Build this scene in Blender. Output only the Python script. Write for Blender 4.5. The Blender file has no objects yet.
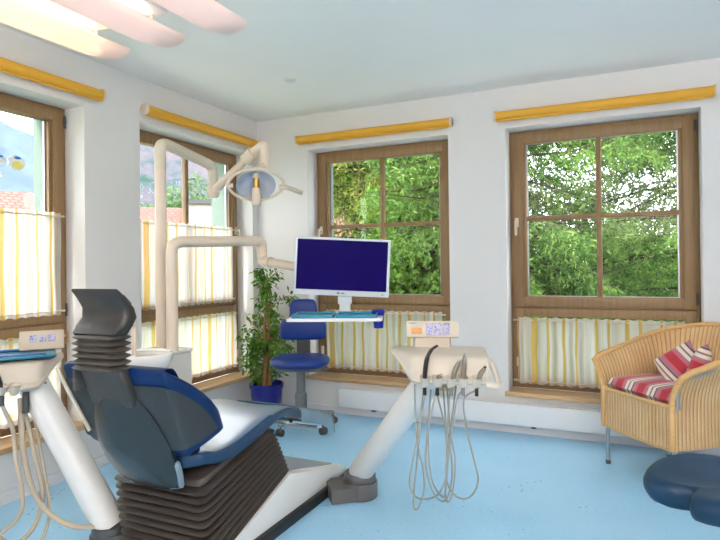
import bpy, bmesh, math, random
import numpy as np
from mathutils import Vector, Matrix
random.seed(7); RNG = np.random.default_rng(7)
SC = bpy.context.scene
COL = SC.collection
PI = math.pi
XL, YB, HC = -3.036, 4.335, 2.552         # left wall, back wall, ceiling
CAMH = 1.25

# ------------------------------------------------------------------ camera
F_PX, CX, CY = 576.56, 360.0, 260.98
YAW, PIT, ROL = 0.43636, 0.00613, -0.01176
def _axes():
    f = Vector((-math.sin(YAW)*math.cos(PIT), math.cos(YAW)*math.cos(PIT), math.sin(PIT)))
    r = Vector((math.cos(YAW), math.sin(YAW), 0)); u = r.cross(f)
    c, s = math.cos(ROL), math.sin(ROL)
    return c*r+s*u, -s*r+c*u, f
RT, UP, FW = _axes()
def at(x, y, depth):
    """point of the room measured at picture position x, y and a distance in front of the camera"""
    return Vector((0, 0, CAMH)) + depth*(FW + RT*((x-CX)/F_PX) + UP*((CY-y)/F_PX))
cam = bpy.data.cameras.new('camera'); camo = bpy.data.objects.new('camera', cam); COL.objects.link(camo)
M = Matrix((RT, UP, -FW)).transposed().to_4x4(); M.translation = (0, 0, CAMH)
camo.matrix_world = M
cam.sensor_width = 36; cam.lens = F_PX/720*36; cam.shift_y = -(270-CY)/720
cam.clip_start = 0.05; cam.clip_end = 2000
SC.camera = camo

# ------------------------------------------------------------------ materials
MATS = {}
def srgb(r, g, b):
    f = lambda c: (c/255/12.92) if c/255 <= .04045 else ((c/255+.055)/1.055)**2.4
    return (f(r), f(g), f(b), 1)
def low(c, k=.48): return tuple(v*k for v in c[:3])+(1,)
class NT:
    def __init__(s, name):
        s.m = bpy.data.materials.new(name); s.m.use_nodes = True
        s.t = s.m.node_tree; s.t.nodes.clear()
        s.out = s.n('ShaderNodeOutputMaterial')
    def n(s, typ, **kw):
        nd = s.t.nodes.new(typ)
        for k, v in kw.items():
            if k.startswith('i_'):
                key = k[2:].replace('_', ' ')
                nd.inputs[int(key) if key.isdigit() else key].default_value = v
            else: setattr(nd, k, v)
        return nd
    def l(s, a, b): s.t.links.new(a, b)
    def ramp(s, fac, stops, interp='LINEAR'):
        r = s.n('ShaderNodeValToRGB'); cr = r.color_ramp; cr.interpolation = interp
        while len(cr.elements) < len(stops): cr.elements.new(.5)
        for e, (p, c) in zip(cr.elements, stops): e.position = p; e.color = c
        s.l(fac, r.inputs[0]); return r.outputs[0]
    def coords(s, kind='Object', scale=(1, 1, 1)):
        tc = s.n('ShaderNodeTexCoord'); mp = s.n('ShaderNodeMapping'); mp.inputs['Scale'].default_value = scale
        s.l(tc.outputs[kind], mp.inputs['Vector']); return mp.outputs[0]
    def mix(s, fac, a, b):
        m = s.n('ShaderNodeMix', data_type='RGBA')
        if isinstance(fac, (int, float)): m.inputs[0].default_value = fac
        else: s.l(fac, m.inputs[0])
        for i, v in ((6, a), (7, b)):
            if isinstance(v, tuple): m.inputs[i].default_value = v
            else: s.l(v, m.inputs[i])
        return m.outputs[2]
    def math(s, op, a, b=None):
        m = s.n('ShaderNodeMath', operation=op)
        for i, v in ((0, a), (1, b)):
            if v is None: continue
            if isinstance(v, (int, float)): m.inputs[i].default_value = v
            else: s.l(v, m.inputs[i])
        return m.outputs[0]
def plain(name, col, rough=.5, metal=0, var=.06, nscale=6, bump=0, bscale=200, spec=.5, coat=0, emit=0, sheen=0):
    """principled surface whose colour wanders a little with noise"""
    t = NT(name); b = t.n('ShaderNodeBsdfPrincipled')
    co = t.coords()
    nz = t.n('ShaderNodeTexNoise', i_Scale=nscale, i_Detail=3.0); t.l(co, nz.inputs['Vector'])
    d = tuple(c*(1-var) for c in col[:3])+(1,); u = tuple(min(1, c*(1+var)) for c in col[:3])+(1,)
    t.l(t.ramp(nz.outputs['Fac'], [(.3, d), (.7, u)]), b.inputs['Base Color'])
    b.inputs['Roughness'].default_value = rough; b.inputs['Metallic'].default_value = metal
    b.inputs['Specular IOR Level'].default_value = spec; b.inputs['Coat Weight'].default_value = coat
    b.inputs['Sheen Weight'].default_value = sheen
    if emit:
        b.inputs['Emission Color'].default_value = col; b.inputs['Emission Strength'].default_value = emit
    if bump:
        n2 = t.n('ShaderNodeTexNoise', i_Scale=bscale, i_Detail=2.0); t.l(co, n2.inputs['Vector'])
        bp = t.n('ShaderNodeBump', i_Strength=bump, i_Distance=.002); t.l(n2.outputs['Fac'], bp.inputs['Height'])
        t.l(bp.outputs[0], b.inputs['Normal'])
    t.l(b.outputs[0], t.out.inputs[0]); MATS[name] = t.m; return t.m
def wood(name, dark, light, axis='Z', rough=.45):
    t = NT(name); b = t.n('ShaderNodeBsdfPrincipled', i_Roughness=rough)
    sc = {'Z': (30, 30, 1.5), 'X': (1.5, 30, 30), 'Y': (30, 1.5, 30)}[axis]
    co = t.coords('Object', sc)
    nz = t.n('ShaderNodeTexNoise', i_Scale=1.6, i_Detail=5.0, i_Distortion=.6); t.l(co, nz.inputs['Vector'])
    t.l(t.ramp(nz.outputs['Fac'], [(.3, dark), (.7, light)]), b.inputs['Base Color'])
    bp = t.n('ShaderNodeBump', i_Strength=.08, i_Distance=.002); t.l(nz.outputs['Fac'], bp.inputs['Height'])
    t.l(bp.outputs[0], b.inputs['Normal']); t.l(b.outputs[0], t.out.inputs[0]); return t.m

m_wall = plain('wall_plaster', srgb(221, 219, 219), .9, var=.012, nscale=1.2, bump=.08, bscale=120, spec=.2)
m_ceil = plain('ceiling_plaster', srgb(240, 239, 238), .9, var=.01, nscale=1, bump=.05, bscale=90, spec=.2)
m_lip = plain('shell_lip_grey', srgb(128, 142, 150), .3, var=.03)
m_console = plain('console_plastic', srgb(196, 186, 174), .42, var=.012)
m_trim = plain('skirting_grey', srgb(222, 221, 226), .6, var=.02)
m_rad = plain('radiator_enamel', srgb(232, 233, 236), .4, var=.01)
m_frame = wood('window_wood', srgb(134, 104, 68), srgb(148, 118, 82))
m_sill = wood('sill_wood', srgb(186, 150, 108), srgb(208, 176, 136), 'X')
m_white = plain('white_lacquer', srgb(222, 220, 218), .28, var=.01)
m_cream = plain('cream_plastic', srgb(214, 198, 180), .38, var=.015)
m_beige = plain('beige_plastic', srgb(206, 196, 178), .4, var=.02)
m_panelface = plain('panel_cream', srgb(196, 184, 168), .45, var=.01)
m_dgrey = plain('dark_grey_plastic', srgb(72, 72, 74), .5, var=.05)
m_mgrey = plain('grey_plastic', srgb(112, 115, 118), .5, var=.04)
m_bellow = plain('grey_rubber', srgb(72, 65, 60), .5, var=.05)
m_bellowd = plain('dark_rubber', srgb(66, 60, 57), .3, var=.06)
m_shell = plain('shell_slate', srgb(40, 48, 53), .26, var=.04, spec=.35)
m_panelgrey = plain('panel_slate', srgb(44, 47, 50), .5, var=.04, bump=.06, bscale=400)
m_insert = plain('insert_grey', srgb(52, 48, 46), .45, var=.04)
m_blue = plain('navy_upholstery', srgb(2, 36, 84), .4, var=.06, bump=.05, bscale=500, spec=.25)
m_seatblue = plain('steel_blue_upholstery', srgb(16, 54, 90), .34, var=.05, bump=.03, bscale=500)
m_seattop = plain('seat_top_glare', srgb(58, 96, 136), .3, var=.05)  # same upholstery, window glare put into a lighter blue and strong coat
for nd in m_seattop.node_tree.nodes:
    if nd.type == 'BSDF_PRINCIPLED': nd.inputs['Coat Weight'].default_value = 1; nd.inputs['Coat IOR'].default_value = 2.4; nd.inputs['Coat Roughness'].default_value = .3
m_stoolblue = plain('royal_blue_upholstery', srgb(4, 48, 132), .34, var=.06)
m_saddle = plain('dark_blue_upholstery', srgb(14, 48, 76), .4, var=.05, bump=.05, bscale=450, spec=.3)
m_chrome = plain('chrome', srgb(225, 226, 230), .12, 1, var=.01)
m_steel = plain('satin_steel', srgb(168, 172, 178), .32, 1, var=.03)
m_greytool = plain('tool_grey', srgb(128, 118, 106), .35, .3, var=.04)
m_black = plain('black_plastic', srgb(26, 25, 26), .4, var=.1)
m_hose = plain('hose_grey', srgb(142, 146, 144), .45, var=.04)
m_hoseb = plain('hose_beige', srgb(176, 164, 146), .45, var=.04)
m_porcelain = plain('porcelain', srgb(246, 244, 242), .12, var=.005, coat=.5)
m_pot = plain('pot_blue', srgb(18, 18, 128), .25, var=.05, coat=.4)
m_cup = plain('cup_blue', srgb(14, 24, 150), .3, var=.04)
m_soil = plain('soil', srgb(60, 42, 30), .9, var=.4, nscale=60, bump=.8, bscale=90)
m_bark = plain('bark', srgb(160, 116, 78), .8, var=.25, nscale=40, bump=.5, bscale=120)
m_barkout = plain('dark_bark', srgb(58, 46, 36), .9, var=.3, nscale=20)
m_yellow = plain('yellow_blind', srgb(222, 166, 52), .6, var=.04, nscale=3)
m_mat = plain('teal_silicone', srgb(10, 112, 142), .3, var=.06)
m_matb = plain('blue_silicone', srgb(20, 78, 150), .3, var=.06)
m_matlight = plain('light_teal_silicone', srgb(30, 128, 172), .25, var=.08)
m_screen = plain('screen_glass', srgb(12, 0, 82), .35, var=.1, nscale=2.5, emit=.06, spec=.05)
m_bezel = plain('monitor_silver', srgb(204, 212, 218), .4, var=.01)
m_display = plain('amber_display', srgb(196, 132, 66), .4, var=.05, emit=.1)
m_marble = plain('light_marble', srgb(214, 210, 206), .2, var=.12, nscale=14)
m_brass = plain('brass', srgb(190, 150, 80), .3, 1, var=.05)
m_facade = plain('outer_plaster', low(srgb(160, 182, 172)), .9, var=.03)
m_housewall = plain('house_plaster', low(srgb(236, 232, 226)), .9, var=.03)
m_dkwood = plain('chalet_wood', low(srgb(120, 74, 52)), .8, var=.2, nscale=12)

def keypad_mat():
    t = NT('keypad_print'); b = t.n('ShaderNodeBsdfPrincipled', i_Roughness=.5)
    v = t.n('ShaderNodeTexVoronoi', i_Scale=90.0); t.l(t.coords(), v.inputs['Vector'])
    t.l(t.ramp(v.outputs['Distance'], [(.2, srgb(120, 116, 170)), (.7, srgb(178, 180, 212))]), b.inputs['Base Color'])
    t.l(b.outputs[0], t.out.inputs[0]); return t.m
m_keypad = keypad_mat()
def floor_mat():
    t = NT('blue_linoleum'); b = t.n('ShaderNodeBsdfPrincipled', i_Roughness=.34)
    b.inputs['Specular IOR Level'].default_value = .45
    co = t.coords()
    n1 = t.n('ShaderNodeTexNoise', i_Scale=1.6, i_Detail=6.0); t.l(co, n1.inputs['Vector'])
    base = t.ramp(n1.outputs['Fac'], [(.35, srgb(150, 204, 242)), (.65, srgb(164, 214, 248))])
    n3 = t.n('ShaderNodeTexNoise', i_Scale=45.0, i_Detail=4.0); t.l(co, n3.inputs['Vector'])
    base = t.mix(t.ramp(n3.outputs['Fac'], [(.4, (0, 0, 0, 1)), (.75, (.5, .5, .5, 1))]), base, srgb(180, 222, 250))
    v = t.n('ShaderNodeTexVoronoi', i_Scale=20.0); t.l(co, v.inputs['Vector'])
    n2 = t.n('ShaderNodeTexNoise', i_Scale=3.0); t.l(co, n2.inputs['Vector'])
    thr = t.math('MULTIPLY', t.math('SUBTRACT', n2.outputs['Fac'], .42), .6)
    sp = t.math('LESS_THAN', v.outputs['Distance'], thr)
    t.l(t.mix(t.math('MULTIPLY', sp, .6), base, srgb(58, 108, 150)), b.inputs['Base Color'])
    r = t.ramp(n3.outputs['Fac'], [(.3, (.28, .28, .28, 1)), (.7, (.42, .42, .42, 1))]); t.l(r, b.inputs['Roughness'])
    t.l(b.outputs[0], t.out.inputs[0]); return t.m
m_floor = floor_mat()
def glass_mat():
    t = NT('pane_glass'); tr = t.n('ShaderNodeBsdfTransparent', i_Color=(.97, .98, .98, 1))
    gl = t.n('ShaderNodeBsdfGlossy', i_Roughness=.02); lw = t.n('ShaderNodeLayerWeight', i_Blend=.5)
    fr = t.math('ADD', t.math('MULTIPLY', t.math('POWER', lw.outputs['Facing'], 4.0), .35), .015)
    mx = t.n('ShaderNodeMixShader'); t.l(fr, mx.inputs[0]); t.l(tr.outputs[0], mx.inputs[1]); t.l(gl.outputs[0], mx.inputs[2])
    t.l(mx.outputs[0], t.out.inputs[0]); return t.m
m_glass = glass_mat()
def cover_mat():
    t = NT('clear_plastic'); tr = t.n('ShaderNodeBsdfTransparent', i_Color=(.75, .85, .9, 1))
    gl = t.n('ShaderNodeBsdfPrincipled', i_Roughness=.12); gl.inputs['Base Color'].default_value = srgb(120, 152, 172)
    nz = t.n('ShaderNodeTexNoise', i_Scale=9.0); t.l(t.coords(), nz.inputs['Vector'])
    f = t.ramp(nz.outputs['Fac'], [(.3, (.68, .68, .68, 1)), (.7, (.78, .78, .78, 1))])
    mx = t.n('ShaderNodeMixShader'); t.l(f, mx.inputs[0]); t.l(tr.outputs[0], mx.inputs[1]); t.l(gl.outputs[0], mx.inputs[2])
    t.l(mx.outputs[0], t.out.inputs[0]); return t.m
m_cover = cover_mat()
def curtain_mat():
    """sheer white cotton woven with yellow and pale stripes (uv u runs across the cloth in metres)"""
    t = NT('striped_voile'); tc = t.n('ShaderNodeTexCoord'); sx = t.n('ShaderNodeSeparateXYZ'); t.l(tc.outputs['UV'], sx.inputs[0])
    wob = t.math('ADD', t.math('MULTIPLY', t.math('SINE', t.math('MULTIPLY', sx.outputs[0], 31.0)), .012), t.math('MULTIPLY', t.math('SINE', t.math('MULTIPLY', sx.outputs[0], 77.0)), .006))
    fr = t.math('FRACT', t.math('MULTIPLY', t.math('ADD', sx.outputs[0], wob), 1/.105))
    st = t.ramp(fr, [(0, (.0, 0, 0, 1)), (.05, (.9, .9, .9, 1)), (.22, (.9, .9, .9, 1)), (.30, (0, 0, 0, 1)), (.46, (0, 0, 0, 1)), (.50, (.4, .4, .4, 1)), (.56, (.0, 0, 0, 1)), (.74, (.3, .3, .3, 1)), (.82, (0, 0, 0, 1))], 'LINEAR')
    col = t.mix(st, srgb(247, 246, 243), srgb(240, 196, 86))
    hem = t.ramp(sx.outputs[1], [(0, (1, 1, 1, 1)), (.05, (0, 0, 0, 1)), (.95, (1, 1, 1, 1))], 'CONSTANT')
    tl = t.n('ShaderNodeBsdfTranslucent'); df = t.n('ShaderNodeBsdfDiffuse'); tr = t.n('ShaderNodeBsdfTransparent')
    t.l(t.mix(.38, col, (0, 0, 0, 1)), tl.inputs[0]); t.l(t.mix(.12, col, (0, 0, 0, 1)), df.inputs[0])
    m1 = t.n('ShaderNodeMixShader', i_0=.42); t.l(tl.outputs[0], m1.inputs[1]); t.l(df.outputs[0], m1.inputs[2])
    m2 = t.n('ShaderNodeMixShader'); t.l(t.math('SUBTRACT', .16, t.math('MULTIPLY', hem, .12)), m2.inputs[0]); t.l(m1.outputs[0], m2.inputs[1]); t.l(tr.outputs[0], m2.inputs[2])
    t.l(m2.outputs[0], t.out.inputs[0]); return t.m
m_curtain = curtain_mat()
def stripe_mat():
    t = NT('striped_cushion'); tc = t.n('ShaderNodeTexCoord'); sx = t.n('ShaderNodeSeparateXYZ'); t.l(tc.outputs['UV'], sx.inputs[0])
    fr = t.math('FRACT', t.math('MULTIPLY', sx.outputs[0], 1/.17))
    red, cr, gy, mv, pk, dk = srgb(176, 44, 62), srgb(226, 212, 198), srgb(128, 112, 124), srgb(164, 118, 138), srgb(204, 96, 108), srgb(92, 70, 82)
    c = t.ramp(fr, [(0, red), (.2, pk), (.27, mv), (.36, cr), (.48, gy), (.54, cr), (.66, dk), (.71, mv), (.82, pk), (.9, red)], 'CONSTANT')
    b = t.n('ShaderNodeBsdfPrincipled', i_Roughness=.85); b.inputs['Sheen Weight'].default_value = .2; t.l(c, b.inputs['Base Color'])
    nz = t.n('ShaderNodeTexNoise', i_Scale=300.0); bp = t.n('ShaderNodeBump', i_Strength=.15, i_Distance=.002); t.l(nz.outputs[0], bp.inputs['Height']); t.l(bp.outputs[0], b.inputs['Normal'])
    t.l(b.outputs[0], t.out.inputs[0]); return t.m
m_stripe = stripe_mat()
def wicker_mat():
    """woven paper cord: thick uprights along u, thin weft along v (uv in metres)"""
    t = NT('wicker_weave'); tc = t.n('ShaderNodeTexCoord'); sx = t.n('ShaderNodeSeparateXYZ'); t.l(tc.outputs['UV'], sx.inputs[0])
    def wav(s, p):
        return t.math('ABSOLUTE', t.math('SINE', t.math('MULTIPLY', s, PI/p)))
    a = wav(sx.outputs[0], .024); w = wav(sx.outputs[1], .0085)
    h = t.math('ADD', t.math('MULTIPLY', a, .8), t.math('MULTIPLY', w, .25))
    nz = t.n('ShaderNodeTexNoise', i_Scale=5.0, i_Detail=4.0); t.l(t.coords(), nz.inputs['Vector'])
    c = t.ramp(nz.outputs['Fac'], [(.3, srgb(206, 164, 116)), (.7, srgb(224, 190, 142))])
    groove = t.ramp(a, [(.0, (1, 1, 1, 1)), (.5, (0, 0, 0, 1))])
    c = t.mix(t.math('MULTIPLY', groove, .8), c, srgb(150, 106, 58))
    b = t.n('ShaderNodeBsdfPrincipled', i_Roughness=.55); t.l(c, b.inputs['Base Color'])
    bp = t.n('ShaderNodeBump', i_Strength=.9, i_Distance=.006); t.l(h, bp.inputs['Height']); t.l(bp.outputs[0], b.inputs['Normal'])
    t.l(b.outputs[0], t.out.inputs[0]); return t.m
m_wicker = wicker_mat()
m_braid = plain('wicker_braid', srgb(206, 164, 108), .55, var=.12, nscale=90, bump=1.0, bscale=160)
def leaf_mat(name, cols, trans=.45, k=.66):
    cols = [low(c, k) for c in cols]
    t = NT(name); g = t.n('ShaderNodeNewGeometry')
    c = t.ramp(g.outputs['Random Per Island'], [(i/max(1, len(cols)-1), k) for i, k in enumerate(cols)])
    nz = t.n('ShaderNodeTexNoise', i_Scale=1.3, i_Detail=2.0); t.l(t.coords(), nz.inputs['Vector'])
    c = t.mix(t.ramp(nz.outputs['Fac'], [(.4, (0, 0, 0, 1)), (.65, (.55, .55, .55, 1))]), c, cols[-1])
    d = t.n('ShaderNodeBsdfDiffuse'); tl = t.n('ShaderNodeBsdfTranslucent'); t.l(c, d.inputs[0]); t.l(c, tl.inputs[0])
    mx = t.n('ShaderNodeMixShader', i_0=trans); t.l(d.outputs[0], mx.inputs[1]); t.l(tl.outputs[0], mx.inputs[2])
    t.l(mx.outputs[0], t.out.inputs[0]); return t.m
m_ficus = leaf_mat('ficus_leaves', [srgb(58, 100, 44), srgb(88, 134, 58), srgb(132, 170, 80)], .35, 1)
m_spruce = leaf_mat('spruce_needles', [srgb(58, 94, 52), srgb(100, 140, 70), srgb(152, 184, 98)], .35)
m_spruce2 = leaf_mat('light_spruce_needles', [srgb(86, 118, 54), srgb(144, 166, 76), srgb(206, 206, 122)], .4)
m_bush = leaf_mat('bush_leaves', [srgb(64, 106, 46), srgb(110, 156, 64), srgb(156, 190, 90)], .4)
def rooftile_mat():
    t = NT('clay_roof_tiles'); b = t.n('ShaderNodeBsdfPrincipled', i_Roughness=.85)
    br = t.n('ShaderNodeTexBrick', i_Scale=1.0); br.inputs['Color1'].default_value = low(srgb(160, 108, 94)); br.inputs['Color2'].default_value = low(srgb(176, 124, 110))
    br.inputs['Mortar'].default_value = low(srgb(126, 80, 72)); br.inputs['Mortar Size'].default_value = .03
    br.inputs['Brick Width'].default_value = .2; br.inputs['Row Height'].default_value = .17
    tc = t.n('ShaderNodeTexCoord'); t.l(tc.outputs['UV'], br.inputs['Vector']); t.l(br.outputs['Color'], b.inputs['Base Color'])
    t.l(b.outputs[0], t.out.inputs[0]); return t.m
m_tiles = rooftile_mat()
def hill_mat(name, c0, c1, c2, sc):
    t = NT(name); b = t.n('ShaderNodeBsdfPrincipled', i_Roughness=1.0); b.inputs['Specular IOR Level'].default_value = 0
    nz = t.n('ShaderNodeTexNoise', i_Scale=sc, i_Detail=8.0, i_Roughness=.7); t.l(t.coords(), nz.inputs['Vector'])
    t.l(t.ramp(nz.outputs['Fac'], [(.36, low(c0)), (.5, low(c1)), (.62, low(c2))]), b.inputs['Base Color'])
    t.l(b.outputs[0], t.out.inputs[0]); return t.m
m_far = hill_mat('haze_tinted_slope', srgb(54, 82, 110), srgb(66, 96, 122), srgb(84, 110, 128), .05)  # blue haze of the distance is put into the forest colour
m_cliff = hill_mat('rocky_slope', srgb(70, 100, 92), srgb(112, 114, 124), srgb(130, 120, 127), .4)
m_fartree = leaf_mat('haze_tinted_leaves', [srgb(84, 116, 84), srgb(108, 138, 98), srgb(136, 160, 112)], .3)  # duller greens, the valley haze mixed into the leaf colour
m_grass = plain('meadow', low(srgb(120, 150, 80)), .95, var=.2, nscale=3)
def emitter(name, col, strength):
    t = NT(name); e = t.n('ShaderNodeEmission', i_Strength=strength); e.inputs[0].default_value = col
    nz = t.n('ShaderNodeTexNoise', i_Scale=2.0); t.l(t.coords(), nz.inputs['Vector'])
    t.l(t.ramp(nz.outputs['Fac'], [(0, tuple(c*.97 for c in col[:3])+(1,)), (1, col)]), e.inputs[0])
    t.l(e.outputs[0], t.out.inputs[0]); return t.m
m_tube = emitter('warm_tube', (1, .80, .46, 1), 13)
m_tubep = emitter('daylight_tube', (1, .88, .82, 1), 5.5)
m_tubeoff = emitter('ceiling_tube', (1, .95, .90, 1), 5)
def diffuser_mat(name, col):
    t = NT(name); tl = t.n('ShaderNodeBsdfTranslucent'); df = t.n('ShaderNodeBsdfDiffuse')
    nz = t.n('ShaderNodeTexNoise', i_Scale=4.0); t.l(t.coords(), nz.inputs['Vector'])
    c = t.ramp(nz.outputs['Fac'], [(0, tuple(k*.97 for k in col[:3])+(1,)), (1, col)]); t.l(c, tl.inputs[0]); t.l(c, df.inputs[0])
    mx = t.n('ShaderNodeMixShader', i_0=.5); t.l(tl.outputs[0], mx.inputs[1]); t.l(df.outputs[0], mx.inputs[2]); t.l(mx.outputs[0], t.out.inputs[0]); return t.m
m_diff = diffuser_mat('opal_diffuser', srgb(250, 236, 232))

# ------------------------------------------------------------------ object helpers
def link(o, parent=None):
    COL.objects.link(o)
    if parent is not None: o.parent = parent
    return o
def thing(name, label, cat, loc=(0, 0, 0), rz=0, group=None, rot=None):
    o = link(bpy.data.objects.new(name, None)); o.location = loc
    o.rotation_euler = rot if rot else (0, 0, rz); o.empty_display_size = .1
    return tag(o, label, cat, group)
def tag(o, label=None, cat=None, group=None, kind=None):
    for k, v in (('label', label), ('category', cat), ('group', group), ('kind', kind)):
        if v: o[k] = v
    return o
def cr(pts, n=8):
    """smooth curve through the points"""
    P = [Vector(q) for q in pts]; P = [2*P[0]-P[1]]+P+[2*P[-1]-P[-2]]; out = []
    for i in range(1, len(P)-2):
        for k in range(n):
            t = k/n
            out.append(.5*((2*P[i])+(P[i+1]-P[i-1])*t+(2*P[i-1]-5*P[i]+4*P[i+1]-P[i+2])*t*t+(3*P[i]-P[i-1]-3*P[i+1]+P[i+2])*t**3))
    out.append(P[-2]); return out
class MB:
    """collects geometry for one mesh"""
    def __init__(s): s.v = []; s.f = []; s.uv = {}
    def add(s, vs, fs, uvs=None):
        o = len(s.v); s.v += [tuple(q) for q in vs]
        for i, f in enumerate(fs):
            if uvs is not None: s.uv[len(s.f)] = [uvs[k] for k in f]
            s.f.append(tuple(o+k for k in f))
        return s
    def box(s, c, d, bev=0, rot=None, seg=2):
        bm = bmesh.new(); bmesh.ops.create_cube(bm, size=1)
        for v in bm.verts: v.co = Vector((v.co.x*d[0], v.co.y*d[1], v.co.z*d[2]))
        if bev: bmesh.ops.bevel(bm, geom=bm.edges[:], offset=min(bev, min(d)*.49), segments=seg, profile=.5, affect='EDGES')
        R = rot if rot is not None else Matrix.Identity(3)
        bm.verts.index_update()
        s.add([R @ v.co + Vector(c) for v in bm.verts], [[v.index for v in f.verts] for f in bm.faces]); bm.free(); return s
    def bx(s, x0, x1, y0, y1, z0, z1, bev=0):
        return s.box(((x0+x1)/2, (y0+y1)/2, (z0+z1)/2), (abs(x1-x0), abs(y1-y0), abs(z1-z0)), bev)
    def tube(s, path, r, n=12, cap=True, flat=1.0):
        P = [Vector(q) for q in path]; rs = r if isinstance(r, (list, tuple)) else [r]*len(P)
        if len(rs) != len(P): rs = [rs[0]+(rs[-1]-rs[0])*i/(len(P)-1) for i in range(len(P))]
        vs = []; fs = []; nrm = None
        for i, q in enumerate(P):
            t = (P[min(i+1, len(P)-1)]-P[max(i-1, 0)]).normalized()
            if nrm is None:
                nrm = Vector((0, 0, 1)).cross(t)
                if nrm.length < .2: nrm = Vector((1, 0, 0)).cross(t)
            nrm = (nrm-t*nrm.dot(t)).normalized(); b = t.cross(nrm)
            for k in range(n):
                a = 2*PI*k/n; vs.append(q+rs[i]*(nrm*math.cos(a)+b*math.sin(a)*flat))
        for i in range(len(P)-1):
            for k in range(n): fs.append((i*n+k, i*n+(k+1) % n, (i+1)*n+(k+1) % n, (i+1)*n+k))
        if cap: fs.append(tuple(range(n-1, -1, -1))); fs.append(tuple((len(P)-1)*n+k for k in range(n)))
        return s.add(vs, fs)
    def lathe(s, prof, c=(0, 0, 0), n=28, axis=None, sx=1, sy=1):
        """profile of (r, z) pairs turned about z (or an axis) through c"""
        R = Matrix.Identity(3) if axis is None else Vector((0, 0, 1)).rotation_difference(Vector(axis)).to_matrix()
        vs = []; fs = []
        for r, z in prof:
            for k in range(n):
                a = 2*PI*k/n; vs.append(R @ Vector((r*math.cos(a)*sx, r*math.sin(a)*sy, z))+Vector(c))
        for i in range(len(prof)-1):
            for k in range(n): fs.append((i*n+k, i*n+(k+1) % n, (i+1)*n+(k+1) % n, (i+1)*n+k))
        if prof[0][0] > 1e-6: fs.append(tuple(range(n-1, -1, -1)))
        if prof[-1][0] > 1e-6: fs.append(tuple((len(prof)-1)*n+k for k in range(n)))
        return s.add(vs, fs)
    def loops(s, L, cap=True, uvs=None):
        """skin a list of closed loops of equal length"""
        n = len(L[0]); vs = [q for lp in L for q in lp]; fs = []
        for i in range(len(L)-1):
            for k in range(n): fs.append((i*n+k, i*n+(k+1) % n, (i+1)*n+(k+1) % n, (i+1)*n+k))
        if cap: fs.append(tuple(range(n-1, -1, -1))); fs.append(tuple((len(L)-1)*n+k for k in range(n)))
        return s.add(vs, fs)
    def prism(s, poly, h0, h1, plane='XY'):
        """extrude a polygon; plane names the two coordinates of poly"""
        def p(a, b, h): return {'XY': (a, b, h), 'YZ': (h, a, b), 'XZ': (a, h, b)}[plane]
        n = len(poly); vs = [p(a, b, h0) for a, b in poly]+[p(a, b, h1) for a, b in poly]
        fs = [tuple(range(n-1, -1, -1)), tuple(range(n, 2*n))]+[(k, (k+1) % n, n+(k+1) % n, n+k) for k in range(n)]
        return s.add(vs, fs)
    def grid(s, fn, nu, nv, uvfn=None):
        vs = []; uv = []
        for i in range(nu+1):
            for j in range(nv+1):
                u, v = i/nu, j/nv; vs.append(fn(u, v)); uv.append(uvfn(u, v) if uvfn else (u, v))
        w = nv+1
        return s.add(vs, [(i*w+j, (i+1)*w+j, (i+1)*w+j+1, i*w+j+1) for i in range(nu) for j in range(nv)], uv)
    def build(s, name, mat, parent=None, smooth=40, bevel=0, sub=0, recalc=True, solid=0):
        me = bpy.data.meshes.new(name); me.from_pydata([tuple(q) for q in s.v], [], s.f)
        if s.uv:
            ul = me.uv_layers.new(name='UVMap')
            for fi, us in s.uv.items():
                for li, q in zip(me.polygons[fi].loop_indices, us): ul.data[li].uv = q
        bm = bmesh.new(); bm.from_mesh(me)
        if recalc: bmesh.ops.recalc_face_normals(bm, faces=bm.faces[:])
        if bevel:
            es = [e for e in bm.edges if len(e.link_faces) == 2 and e.calc_face_angle(0) > math.radians(35)]
            bmesh.ops.bevel(bm, geom=es, offset=bevel, segments=2, profile=.5, affect='EDGES', clamp_overlap=True)
        if smooth:
            th = math.radians(smooth)
            for f in bm.faces: f.smooth = True
            for e in bm.edges: e.smooth = len(e.link_faces) == 2 and e.calc_face_angle(0) < th
        bm.to_mesh(me); bm.free(); me.materials.append(mat)
        o = link(bpy.data.objects.new(name, me), parent)
        if sub:
            md = o.modifiers.new('sub', 'SUBSURF'); md.levels = md.render_levels = sub
        if solid:
            md = o.modifiers.new('sol', 'SOLIDIFY'); md.thickness = solid; md.offset = 0
        return o
def struct(o): o['kind'] = 'structure'; return o
def rrect(hx, hy, r, n=5, cx=0, cy=0):
    out = []
    for sx, sy, a0 in ((1, 1, 0), (-1, 1, 90), (-1, -1, 180), (1, -1, 270)):
        for k in range(n+1):
            a = math.radians(a0+90*k/n); out.append((cx+sx*(hx-r)+r*math.cos(a), cy+sy*(hy-r)+r*math.sin(a)))
    return out
def copy_tree(o, parent=None):
    c = o.copy(); COL.objects.link(c)
    if parent is not None: c.parent = parent
    for ch in list(o.children): copy_tree(ch, c)
    return c

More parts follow.
